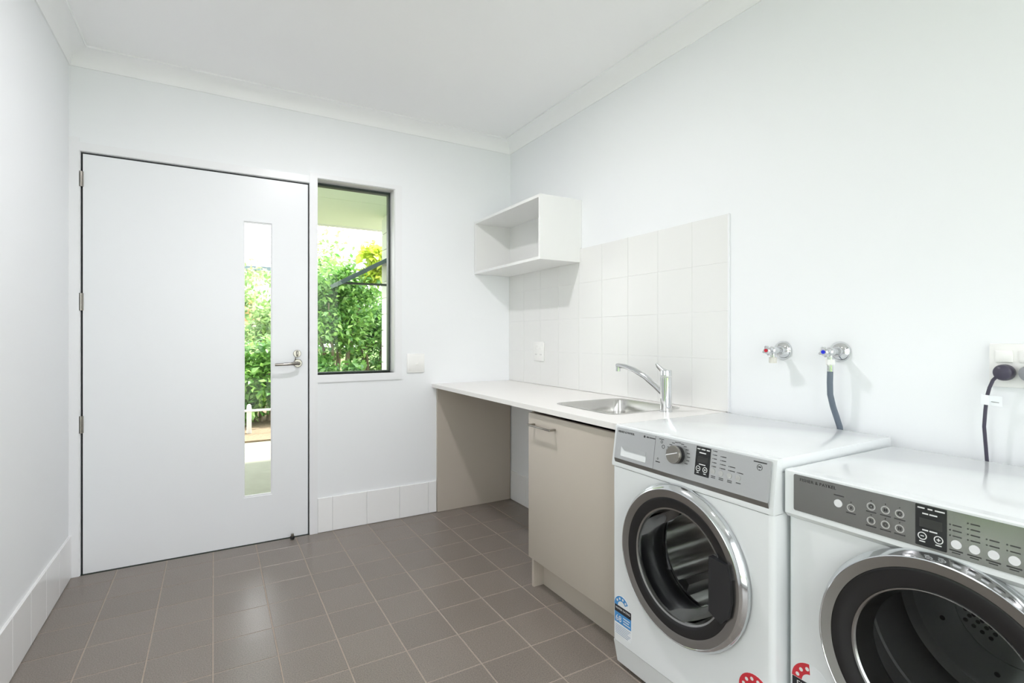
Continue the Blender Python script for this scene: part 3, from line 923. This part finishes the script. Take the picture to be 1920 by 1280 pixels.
for i, (u, n_) in enumerate(((2.217, 5), (2.243, 4), (2.270, 2), (2.297, 1))):
    for j in range(n_):
        z_ = 0.788 + j * 0.0105
        mk.box(u, u + 0.0022, z_ - 0.0011, z_ + 0.0011, 0.0022, 0.0027)
        mk.box(u + 0.004, u + 0.004 + (0.010, 0.014, 0.017, 0.015)[i], z_ - 0.0011, z_ + 0.0011, 0.0022, 0.0027)
    for j in range(2 if i < 3 else 1):
        mk.box(u, u + 0.014, 0.7605 - j * 0.004, 0.7625 - j * 0.004, 0.0022, 0.0027)
mk.box(2.343, 2.380, 0.8265, 0.8295, 0.0022, 0.0027)
mk.ring(2.361, 0.815, 0.0066, 0.0078, 0.0022, 0.0027, 24); mk.box(2.357, 2.365, 0.8143, 0.8177, 0.0022, 0.0027); mk.box(2.3600, 2.3620, 0.8085, 0.8105, 0.0022, 0.0027)
mk.build('panel_printing', M['print_dark'], pn, smooth=0)['kind'] = 'stuff'
for u in (2.222, 2.248, 2.275, 2.302):
    B(FS).disc(u, 0.7745, 0.0075, 0.002, 0.0032, 24).build('button', M['btn_grey'], pn)
# porthole
rim = door_ring(F, DCU, DCV, 0.234, 0.220, 0.1965, 0.164, 0.034, wm)
B(F).lathe([(0.197, 0.026), (0.196, 0.028), (0.190, 0.0285), (0.170, 0.025), (0.165, 0.023), (0.165, 0.010)], DCU, DCV, 96).build('black_ring', M['black_gloss'], rim)
B(F).lathe([(0.1655, 0.020), (0.165, 0.024), (0.160, 0.022), (0.158, 0.016), (0.158, 0.010)], DCU, DCV, 96).build('bezel', M['ring_satin'], rim)
B(F).lathe([(0.158, 0.012), (0.154, -0.02), (0.146, -0.055), (0.132, -0.075), (0.10, -0.086), (0.05, -0.09), (0.0, -0.09)], DCU, DCV, 72).build('glass_bowl', M['door_glass'], rim)
hn = B(F)
hn.prism([(2.238, 0.402), (2.275, 0.384), (2.300, 0.410), (2.308, 0.450), (2.306, 0.510), (2.296, 0.547), (2.238, 0.552)], 0.020, 0.038)
hn.build('door_handle', M['black_plastic'], rim, smooth=0)
B(F).lathe([(0.222, -0.006), (0.205, -0.020), (0.175, -0.030), (0.160, -0.050), (0.158, -0.085), (0.165, -0.10), (0.18, -0.105)], DCU, DCV, 72).build('gasket', M['gasket'], wm)
dr_ = B(F).lathe([(0.165, -0.10), (0.168, -0.102), (0.225, -0.115), (0.238, -0.14), (0.238, -0.42), (0.22, -0.44), (0.06, -0.43), (0.0, -0.42)], DCU, DCV, 144,
           wave=lambda t, c: 0.006 * math.sin(24 * t) if -0.43 < c < -0.13 else 0.0).build('drum', M['drum'], wm)
B(F).lathe([(0.157, -0.098), (0.168, -0.100), (0.168, -0.106), (0.157, -0.104), (0.157, -0.098)], DCU, DCV, 72).build('drum_lip', M['chrome'], dr_)
for k in range(3):
    a = PI / 2 + 2 * PI * k / 3 + 0.35
    q = B(F)
    ca, sa = math.cos(a), math.sin(a)
    for_poly = [(-0.03, 0.236), (0.03, 0.236), (0.010, 0.185), (-0.010, 0.185)]
    q.prism([(DCU + r_ * ca - t_ * sa, DCV + r_ * sa + t_ * ca) for t_, r_ in for_poly], -0.38, -0.16)
    q.build('lifter', M['drum'], dr_, smooth=0)
# rating stickers
ws = B(F).box(1.815, 1.897, 0.124, 0.2255, 0.0, 0.0006).build('water_rating_sticker', M['sticker'], wm)
def arch(bld, cu, cv, r0, r1, a0, a1, n0, n1, seg=16):
    o = [(cu + r1 * math.cos(a0 + (a1 - a0) * k / seg), cv + r1 * math.sin(a0 + (a1 - a0) * k / seg)) for k in range(seg + 1)]
    i = [(cu + r0 * math.cos(a0 + (a1 - a0) * k / seg), cv + r0 * math.sin(a0 + (a1 - a0) * k / seg)) for k in range(seg, -1, -1)]
    vv = o + i
    n = len(o)
    v = [(*p, n1) for p in o] + [(*p, n1) for p in reversed(i)] + [(*p, n0) for p in o]
    bld.add(v[:2 * n], [(k, k + 1, n + k + 1, n + k) for k in range(n - 1)])
bl = B(F)
B(F).disc(1.850, 0.2255, 0.0375, 0.0, 0.0005, 32).build('sticker_arch_back', M['sticker'], ws)
arch(bl, 1.850, 0.2255, 0.019, 0.036, math.radians(30), PI, 0.0006, 0.0009)
bl.box(1.8155, 1.8965, 0.166, 0.202, 0.0005, 0.0009)
bl.build('blue_print', M['sticker_blue'], ws, smooth=0)['kind'] = 'stuff'
B(F).box(1.8155, 1.8965, 0.202, 0.2255, 0.0005, 0.0010).build('black_band', M['sticker_black'], ws)
wp = B(F)
wp.text('WATER RATING', 1.856, 0.2125, 0.0098, 0.0011, depth=0.0001, align='CENTER')
wp.text('68', 1.820, 0.172, 0.030, 0.0011, depth=0.0001)
for j, w_ in enumerate((0.032, 0.028, 0.034)):
    wp.box(1.858, 1.858 + w_, 0.190 - j * 0.0085, 0.193 - j * 0.0085, 0.0009, 0.0011)
for k in range(4):
    a = math.radians(45 + 32 * k)
    wp.disc(1.850 + 0.0275 * math.cos(a), 0.2255 + 0.0275 * math.sin(a), 0.0042, 0.0009, 0.0011, 10)
wp.build('white_print', M['print_light'], ws, smooth=0)['kind'] = 'stuff'
gp = B(F)
for j in range(6):
    gp.box(1.819, 1.893 - 0.006 * (j % 3), 0.157 - j * 0.0058, 0.1592 - j * 0.0058, 0.0005, 0.0009)
gp.build('small_print', M['sticker_pale'], ws, smooth=0)['kind'] = 'stuff'

def energy_label(F, cu, cv, parent, red_to):
    """semicircular star rating label above a dark lettered block"""
    st = B(F)
    st.prism([(cu + 0.047 * math.cos(PI * k / 24), cv + 0.047 * math.sin(PI * k / 24)) for k in range(25)] + [(cu - 0.047, cv - 0.11), (cu + 0.047, cv - 0.11)], 0.0, 0.0006)
    st = st.build('energy_rating_sticker', M['sticker'], parent, smooth=0)
    rd = B(F)
    arch(rd, cu, cv, 0.022, 0.047, red_to, PI, 0.0006, 0.0009)
    rd.build('red_print', M['sticker_red'], st, smooth=0)
    bk = B(F); bk.box(cu - 0.046, cu + 0.046, cv - 0.028, cv - 0.001, 0.0005, 0.0009)
    bk.build('black_band', M['sticker_black'], st, smooth=0)
    ln = B(F)
    ln.text('ENERGY', cu, cv - 0.020, 0.019, 0.0010, depth=0.0001, align='CENTER')
    k = 0
    while math.radians(165 - 30 * k) > red_to:
        a = math.radians(165 - 30 * k)
        ln.disc(cu + 0.034 * math.cos(a), cv + 0.034 * math.sin(a), 0.0048, 0.0009, 0.0011, 10)
        k += 1
    ln.build('white_print', M['print_light'], st, smooth=0)['kind'] = 'stuff'
energy_label(F, 2.352, 0.232, wm, math.radians(15))

# ------------------------------------------------------------------ dryer
dy = thing('clothes_dryer', (-0.32, -2.713, 0), 'white front loading clothes dryer with darkened silver fascia at the right edge', 'clothes dryer')
EU0, EU1, EFX, EBX = 2.413, 3.013, -0.578, -0.062
G = FR(0, 0, EFX)
ECU, ECV = 2.733, 0.490
cab = B(G)
cab.plate_hole((EU0 + r, EU1 - r, 0.02, 0.701), (ECU, ECV), lambda t: 0.222, -0.006, 0.0)
for side in (-1, 1):
    uc = EU0 + r if side < 0 else EU1 - r
    st = [(uc + side * r * math.sin(PI / 2 * k / 6), -r + r * math.cos(PI / 2 * k / 6)) for k in range(7)]
    st.append((st[-1][0], EFX - EBX))
    k8 = len(st)
    cab.add([(u, z, n) for z in (0.02, 0.7015) for u, n in st], [(i, i + 1, k8 + i + 1, k8 + i) for i in range(k8 - 1)])
    cab.box(st[-1][0] - side * 0.004, st[-1][0], 0.7015, 0.7895, EFX - EBX, -0.018)
cab.box(EU0 + 0.002, EU1 - 0.002, 0.02, 0.80, EFX - EBX, EFX - EBX + 0.004)
cab.box(EU0 + 0.002, EU1 - 0.002, 0.018, 0.022, EFX - EBX, -0.014)
cab.build('cabinet', M['appliance'], dy)
for uu in (EU0 + 0.06, EU1 - 0.06):
    for xx in (-0.50, -0.12):
        B().lathe([(0, 0.0), (0.02, 0.0), (0.02, 0.01), (0.008, 0.012), (0.008, 0.02), (0, 0.02)], xx, -uu, 16).build('foot', M['black_plastic'], dy)
box_obj('lid', M['appliance'], dy, -0.5595, -0.050, -EU1, -EU0, 0.790, 0.8205, bev=0.003)
fs = B()
fs.prism_y([(-0.586, 0.8205), (-0.5905, 0.8175), (-0.5905, 0.713), (-0.578, 0.7015), (-0.56, 0.7015), (-0.56, 0.8205)], -EU1, -EU0)
fs.build('fascia_frame', M['appliance'], dy, smooth=25)
G2 = FR(0, 0, -0.5905)
pn = B(G2).prism(rrect(2.436, 2.992, 0.7255, 0.8135, 0.004), -0.001, 0.0015).build('control_panel', M['fascia_darkened'], dy, smooth=0)
B(G2).text('FISHER & PAYKEL', 2.451, 0.7995, 0.0100, 0.0017, align='LEFT', spacing=1.12).build('brand_lettering', M['print_dark'], pn, smooth=0)
pw = B(G2).disc(2.541, 0.770, 0.0088, 0.001, 0.0035, 28).build('power_button', M['btn_white'], pn)
mk = B(G2)
mk.box(2.531, 2.553, 0.7865, 0.789, 0.0015, 0.0019)
def ringbtn(u, v):
    B(G2).ring(u, v, 0.0065, 0.0085, 0.0012, 0.0022, 28).build('button_ring', M['btn_grey'], pn)
    mk.disc(u, v + 0.0125, 0.0012, 0.0015, 0.0019, 8)
    mk.box(u - 0.010, u + 0.010, v - 0.0130, v - 0.0110, 0.0015, 0.0019)
ringbtn(2.568, 0.767)
mk.add([(2.5665, 0.7645, 0.0019), (2.5705, 0.767, 0.0019), (2.5665, 0.7695, 0.0019)], [(0, 1, 2)])
for i, u in enumerate((2.609, 2.6365, 2.663)):
    for v_ in (0.782, 0.751):
        ringbtn(u, v_)
        if (i + (v_ > 0.77)) % 2:
            mk.ring(u, v_, 0.0022, 0.0042, 0.0015, 0.0019, 14)
        else:
            mk.box(u - 0.003, u - 0.0006, v_ - 0.0032, v_ + 0.0032, 0.0015, 0.0019); mk.box(u + 0.0006, u + 0.003, v_ - 0.0032, v_ + 0.0032, 0.0015, 0.0019)
for u, n_ in ((2.758, 3), (2.7855, 4), (2.813, 2), (2.8415, 2), (2.870, 2)):
    B(G2).disc(u, 0.751, 0.0082, 0.001, 0.0030, 28).build('button', M['btn_white'], pn)
    for j in range(n_):
        z_ = 0.766 + j * 0.0105
        mk.disc(u - 0.010, z_, 0.0014, 0.0015, 0.0019, 8)
        mk.box(u - 0.006, u + 0.008, z_ - 0.0011, z_ + 0.0011, 0.0015, 0.0019)
    mk.box(u - 0.011, u + 0.010, 0.7370, 0.7395, 0.0015, 0.0019); mk.box(u - 0.007, u + 0.006, 0.7330, 0.7350, 0.0015, 0.0019)
mk.build('panel_printing', M['print_dark'], pn, smooth=0)['kind'] = 'stuff'
ds = B(G2).prism(rrect(2.691, 2.743, 0.730, 0.8125, 0.0015), 0.001, 0.0024).build('display', M['display'], dy, smooth=0)
B(G2).prism(rrect(2.698, 2.736, 0.768, 0.786, 0.001), 0.0024, 0.0027).build('display_window', M['display_lcd'], ds, smooth=0)
pr_ = B(G2)
for u, w in ((2.695, 0.012), (2.712, 0.008), (2.724, 0.016)):
    pr_.box(u, u + w, 0.8050, 0.8075, 0.0024, 0.0029)
pr_.box(2.703, 2.713, 0.7945, 0.797, 0.0024, 0.0029); pr_.box(2.715, 2.728, 0.7945, 0.797, 0.0024, 0.0029)
pr_.box(2.703, 2.713, 0.7615, 0.764, 0.0024, 0.0029); pr_.box(2.715, 2.728, 0.7615, 0.764, 0.0024, 0.0029)
for u in (2.703, 2.730):
    pr_.ring(u, 0.750, 0.0062, 0.0078, 0.0024, 0.0029, 20)
    pr_.box(u - 0.003, u + 0.003, 0.7492, 0.7508, 0.0024, 0.0029)
    pr_.box(u - 0.005, u + 0.005, 0.7380, 0.7400, 0.0024, 0.0029)
pr_.box(2.7292, 2.7308, 0.747, 0.753, 0.0024, 0.0029)
pr_.build('display_marks', M['print_light'], ds, smooth=0)['kind'] = 'stuff'
# porthole
rim = door_ring(G, ECU, ECV, 0.231, 0.2205, 0.199, 0.155, 0.038, dy)
B(G).lathe([(0.199, 0.030), (0.198, 0.032), (0.192, 0.0325), (0.162, 0.028), (0.157, 0.026), (0.157, 0.010)], ECU, ECV, 96).build('black_ring', M['black_gloss'], rim)
B(G).lathe([(0.158, 0.024), (0.157, 0.028), (0.154, 0.026), (0.147, 0.0), (0.141, -0.032)], ECU, ECV, 96).build('bezel', M['ring_satin'], rim)
B(G).lathe([(0.154, 0.020), (0.10, 0.014), (0.05, 0.012), (0.0, 0.0115)], ECU, ECV, 72).build('glass_pane', M['dryer_glass'], rim)
B(G).lathe([(0.222, -0.004), (0.19, -0.010), (0.16, -0.016), (0.15, -0.03), (0.15, -0.05), (0.165, -0.06)], ECU, ECV, 72).build('door_gap_strip', M['gasket'], dy)
dr_ = B(G).lathe([(0.150, -0.05), (0.20, -0.06), (0.232, -0.075), (0.232, -0.15), (0.228, -0.155), (0.232, -0.16), (0.232, -0.21), (0.228, -0.215), (0.232, -0.22), (0.232, -0.37), (0.21, -0.39)], ECU, ECV, 96).build('drum', M['drum_dark'], dy)
B(G).lathe([(0.212, -0.388), (0.20, -0.392), (0.12, -0.385), (0.115, -0.378), (0.0, -0.378)], ECU, ECV, 72).build('drum_back', M['drum_mid'], dr_)
hl = B(G)
for iu in range(4):
    for iv in range(3):
        hl.disc(2.640 + iu * 0.0165 + (iv % 2) * 0.008, 0.470 - iv * 0.0135 - iu * 0.0075, 0.0048, -0.3775, -0.3765, 12)
for a in range(7):
    t = a * PI / 3.5
    hl.disc(ECU + 0.16 * math.cos(t), ECV + 0.16 * math.sin(t), 0.006, -0.3885, -0.3875, 12)
hl.build('air_holes', M['black_plastic'], dr_, smooth=0)['kind'] = 'stuff'
for k in range(3):
    a = 0.5 + 2 * PI * k / 3
    ca, sa = math.cos(a), math.sin(a)
    q = B(G)
    q.prism([(ECU + r_ * ca - t_ * sa, ECV + r_ * sa + t_ * ca) for t_, r_ in [(-0.028, 0.230), (0.028, 0.230), (0.012, 0.175), (-0.012, 0.175)]], -0.36, -0.09)
    q.build('lifter', M['drum_mid'], dr_, smooth=0)
energy_label(G, 2.4705, 0.3085, dy, math.radians(95))

# ------------------------------------------------------------------ door stop on the floor
st = thing('door_stop', (-1.444, -0.035, 0), 'small dark round door stop on the floor in front of the door', 'door stop')
B().lathe([(0, 0), (0.011, 0), (0.011, 0.003), (0.008, 0.006), (0.008, 0.034), (0, 0.034)], -1.444, -0.035, 20).build('post', M['nickel'], st)
B().lathe([(0.0085, 0.006), (0.0120, 0.007), (0.0120, 0.020), (0.0085, 0.021)], -1.444, -0.035, 20).build('rubber_ring', M['black_plastic'], st)

# ------------------------------------------------------------------ outdoors
GZ = -0.12
gd = box_obj('ground', M['lawn'], None, -40, 40, -40, 60, GZ - 0.4, GZ)
struct(gd, 'green lawn around the house', 'lawn')
struct(box_obj('bounce_paving', M['concrete'], None, -4.5, 2.0, -14.0, YF - T - 0.02, GZ - 0.05, GZ + 0.02), 'added pale concrete slab behind the viewpoint bouncing daylight to the ceiling', 'bounce_paving')  # unseen slab added to bounce neutral light onto the ceiling
struct(box_obj('neutral_bounce_path', M['concrete'], None, -W - T - 1.3, -W - T - 0.02, YF - T - 0.02, T, GZ - 0.05, GZ + 0.02), 'added pale concrete strip outside the sliding door cutting the green lawn bounce', 'path')  # unseen strip added to cut green light bounced from the lawn
# porch soffit and roof edge over the door
so_ = struct(box_obj('trim_5', M['soffit'], None, -6.0, 3.0, T, 2.84, 2.40, 2.415), 'pale boarded porch soffit seen through the window top', 'soffit')
for y0, y1 in ((T + 0.01, 1.636), (1.644, 2.80)):
    pc = B().box(-6.0, 3.0, y0, y1, 2.394, 2.40).build('soffit_board', M['soffit'], so_, smooth=0)
B().box(-6.0, 3.0, 2.80, 2.86, 2.385, 2.60).build('fascia_board', M['white_timber'], so_, smooth=0)
rf = struct(box_obj('roof', M['roof'], None, -W - T - 2.2, 3.6, YF - 0.5, 2.88, 2.70, 2.76), 'house roof above the laundry, left eave extended to block skylight', 'roof')  # left eave added out of view to keep skylight off the right wall
pf = B(); pf.box(-6.0, 3.0, T, 3.35, GZ - 0.1, -0.05)
struct(pf.build('porch_slab', M['porch'], smooth=0), 'pale concrete path outside the glass strip', 'path')
# side wing of the house with an open awning window
wg = box_obj('wall_wing', M['render_white'], None, -0.30, 3.0, 0.30, 2.13, GZ, 2.39)
struct(wg, 'white boarded side wing of the house outside the window', 'wall')
for k in range(15):
    box_obj('weatherboard', M['render_white'], wg, -0.312, -0.30, 0.302, 2.145, GZ + 0.02 + k * 0.165, GZ + 0.02 + k * 0.165 + 0.157)
aw = thing('awning_window', (-0.32, 1.8, 1.6), 'grey framed awning window propped open outside the glass', 'window')
ax = frame(-0.315, 1.76, 1.925, (-0.485, 0, -0.27), (0, 1, 0), (0.486, 0, -0.874))
sf = B(ax)
for q in ((0, 0.05, 0, 0.5), (0.95, 1.0, 0, 0.5)):
    sf.box(q[0], q[1], q[2], q[3], -0.018, 0.018)
for q in ((0.05, 0.95, 0, 0.035), (0.05, 0.95, 0.465, 0.5)):
    sf.box(q[0], q[1], q[2], q[3], -0.018, 0.018)
sf.build('sash', M['gutter'], aw, smooth=0)
B(ax).box(0.05, 0.95, 0.035, 0.465, -0.003, 0.003).build('glass_pane', M['glass'], aw, smooth=0)
B().tube([(-0.312, 1.80, 1.655), (-0.78, 1.80, 1.655)], 0.011, 8).build('stay_arm', M['alu'], aw)

struct(box_obj('garden_bed', M['mulch'], None, -6.0, 6.0, 3.35, 9.5, GZ - 0.05, -0.03), 'brown mulch garden bed beyond the path', 'garden bed')
rl = thing('post_rail', (-1.455, 3.87, -0.03), 'low white timber post and rail at the edge of the path', 'railing')
for px in (-3.2, -1.455, 0.30):
    p_ = B().box(px - 0.026, px + 0.026, 3.845, 3.897, -0.03, 0.285, 0.004)
    p_.lathe([(0.0, 0.325), (0.014, 0.321), (0.024, 0.306), (0.026, 0.298), (0.022, 0.288), (0.0, 0.285)], px, 3.871, 16)
    p_.build('post', M['white_timber'], rl)
B().box(-3.4, 0.6, 3.83, 3.847, 0.235, 0.262, 0.003).build('rail', M['white_timber'], rl)

def shrub(name, c, rx, ry, z0, z1, n, size, mat, label, cat, stems=5, shell=0.35, group=None):
    base = Vector((c[0], c[1], -0.03))
    t = thing(name, base, label, cat, group)
    rnd = random.Random(hash((round(c[0] * 100), round(c[1] * 100), n)) & 0xffff)
    v, f = [], []
    zc, rz = (z0 + z1) / 2, (z1 - z0) / 2
    # clumps make the crown uneven
    clumps = []
    for _ in range(max(10, n // 160)):
        d = Vector((rnd.gauss(0, 1), rnd.gauss(0, 1), rnd.gauss(0, 1))).normalized()
        q = rnd.uniform(shell, 1.0)
        clumps.append((Vector((c[0] + d.x * rx * q, c[1] + d.y * ry * q, zc + d.z * rz * q)), rnd.uniform(0.10, 0.24) * (rx + rz)))
    for _ in range(n):
        cc, cr = clumps[rnd.randrange(len(clumps))]
        p = cc + Vector((rnd.gauss(0, 0.5), rnd.gauss(0, 0.5), rnd.gauss(0, 0.42))) * cr
        if p.z < 0.0:
            p.z = rnd.uniform(0.0, 0.3)
        d = Vector((rnd.gauss(0, 1), rnd.gauss(-0.3, 1), rnd.gauss(-0.25, 0.7))).normalized()
        side = d.cross(Vector((rnd.gauss(0, .5), rnd.gauss(-.3, .5), 1))).normalized()
        nrm = side.cross(d)
        s = size * rnd.uniform(0.6, 1.35)
        k = len(v)
        w = s * 0.27
        v += [p, p + d * s * .4 + side * w + nrm * s * .05, p + d * s * .45, p + d * s * .4 - side * w + nrm * s * .05, p + d * s - nrm * s * .12]
        f += [(k, k + 1, k + 2), (k, k + 2, k + 3), (k + 1, k + 4, k + 2), (k + 2, k + 4, k + 3)]
    bl_ = B(); bl_.v = v; bl_.f = f
    ctr = Vector((c[0], c[1], zc))
    me = bpy.data.meshes.new('foliage')
    me.from_pydata([q - ctr for q in v], [], f)
    me.materials.append(mat)
    me.update()
    o = bpy.data.objects.new('foliage', me)
    col.objects.link(o)
    place(o, ctr, t)
    o['kind'] = 'stuff'
    for k in range(stems):
        a = 2 * PI * k / max(1, stems) + rnd.uniform(-.4, .4)
        x0_, y0_ = c[0] + 0.10 * math.cos(a) * rx, c[1] + 0.10 * math.sin(a) * ry
        pts = []
        for j in range(5):
            q = j / 4
            pts.append((x0_ + (0.10 + 0.5 * q * q) * rx * math.cos(a) + rnd.uniform(-.02, .02), y0_ + 0.5 * q * q * ry * math.sin(a), -0.03 + q * (zc + 0.1)))
        B().tube(pts, [0.030, 0.027, 0.023, 0.018, 0.010], 7).build('stem', M['bark'], t)
    return t

HG = 'hedge shrubs behind the low rail'
shrub('hedge_shrub', (-2.55, 4.75), 0.65, 0.5, 0.0, 1.10, 3500, 0.11, M['leaf_a'], 'green hedge shrub furthest left behind the white rail', 'shrub', 4, group=HG)
shrub('hedge_shrub', (-1.30, 4.80), 0.62, 0.5, 0.0, 1.18, 5500, 0.105, M['leaf_a'], 'bright green hedge shrub behind the white post seen through the glass strip', 'shrub', 4, group=HG)
shrub('hedge_shrub', (-0.30, 5.15), 0.50, 0.45, 0.0, 0.80, 2500, 0.10, M['leaf_d'], 'low dark green shrub at the foot of the window view', 'shrub', 4, group=HG)
shrub('garden_shrub', (-1.75, 6.6), 0.8, 0.6, 0.7, 2.05, 2600, 0.10, M['leaf_b'], 'pale green airy shrub above the hedge in the glass strip', 'shrub', 5)
shrub('garden_shrub', (-0.85, 6.9), 0.55, 0.5, 0.6, 2.30, 2600, 0.10, M['leaf_b'], 'pale green shrub between the door and the window', 'shrub', 5)
shrub('garden_shrub', (-1.05, 8.6), 0.8, 0.5, 0.9, 2.55, 1600, 0.11, M['leaf_b'], 'pale green shrub in front of the cream house wall', 'shrub', 4)
shrub('large_shrub', (-0.10, 5.5), 0.62, 0.5, 0.75, 2.45, 7500, 0.095, M['leaf_a'], 'large leafy green shrub filling the narrow window', 'shrub', 7, 0.2)
shrub('large_shrub', (0.66, 6.1), 0.55, 0.55, 0.45, 2.1, 6000, 0.095, M['leaf_d'], 'deep green shrub on the right of the narrow window', 'shrub', 6, 0.2)
shrub('large_shrub', (0.30, 7.6), 0.9, 0.6, 0.4, 3.25, 4500, 0.11, M['leaf_b'], 'tall pale green shrub at the back of the garden', 'shrub', 5)
shrub('large_shrub', (-0.30, 7.0), 0.45, 0.4, 1.0, 2.75, 1800, 0.10, M['leaf_a'], 'slim mid green shrub rising behind the left side of the narrow window', 'shrub', 4)
shrub('yellow_green_tree', (0.55, 5.3), 0.36, 0.3, 2.0, 2.62, 1500, 0.15, M['leaf_c'], 'yellow green tree crown at the upper right of the narrow window', 'tree', 1)
shrub('large_shrub', (-6.5, -3.5), 0.9, 2.2, 0.0, 1.6, 3500, 0.13, M['leaf_a'], 'green boundary shrub beyond the lawn on the left', 'shrub', 5)

# neighbouring house far behind the shrubs
nb = thing('neighbour_house', (-2.4, 12, GZ), 'orange brick house with pale roof behind the garden shrubs', 'house')
box_obj('wall', M['cream'], nb, -6.5, 0.3, 11.0, 15.0, GZ, 2.79)
box_obj('brick_panel', M['brick'], nb, -1.75, -0.95, 10.97, 11.0, 1.45, 2.15)
box_obj('gutter', M['gutter'], nb, -6.9, 0.5, 10.78, 10.90, 2.76, 2.86)
rr = B()
rr.add([(-6.9, 10.86, 2.80), (0.5, 10.86, 2.80), (0.5, 15.4, 2.80), (-6.9, 15.4, 2.80), (-5.5, 13.0, 3.0), (-2.0, 13.0, 3.0)],
       [(0, 1, 5, 4), (1, 2, 5), (2, 3, 4, 5), (3, 0, 4), (3, 2, 1, 0)])
rr.build('roof', M['roof'], nb, smooth=0)
nw = box_obj('window', M['white_timber'], nb, -3.6, -2.5, 10.97, 11.0, 1.0, 2.1)
box_obj('pane', M['display'], nw, -3.52, -2.58, 10.96, 10.975, 1.08, 2.02)
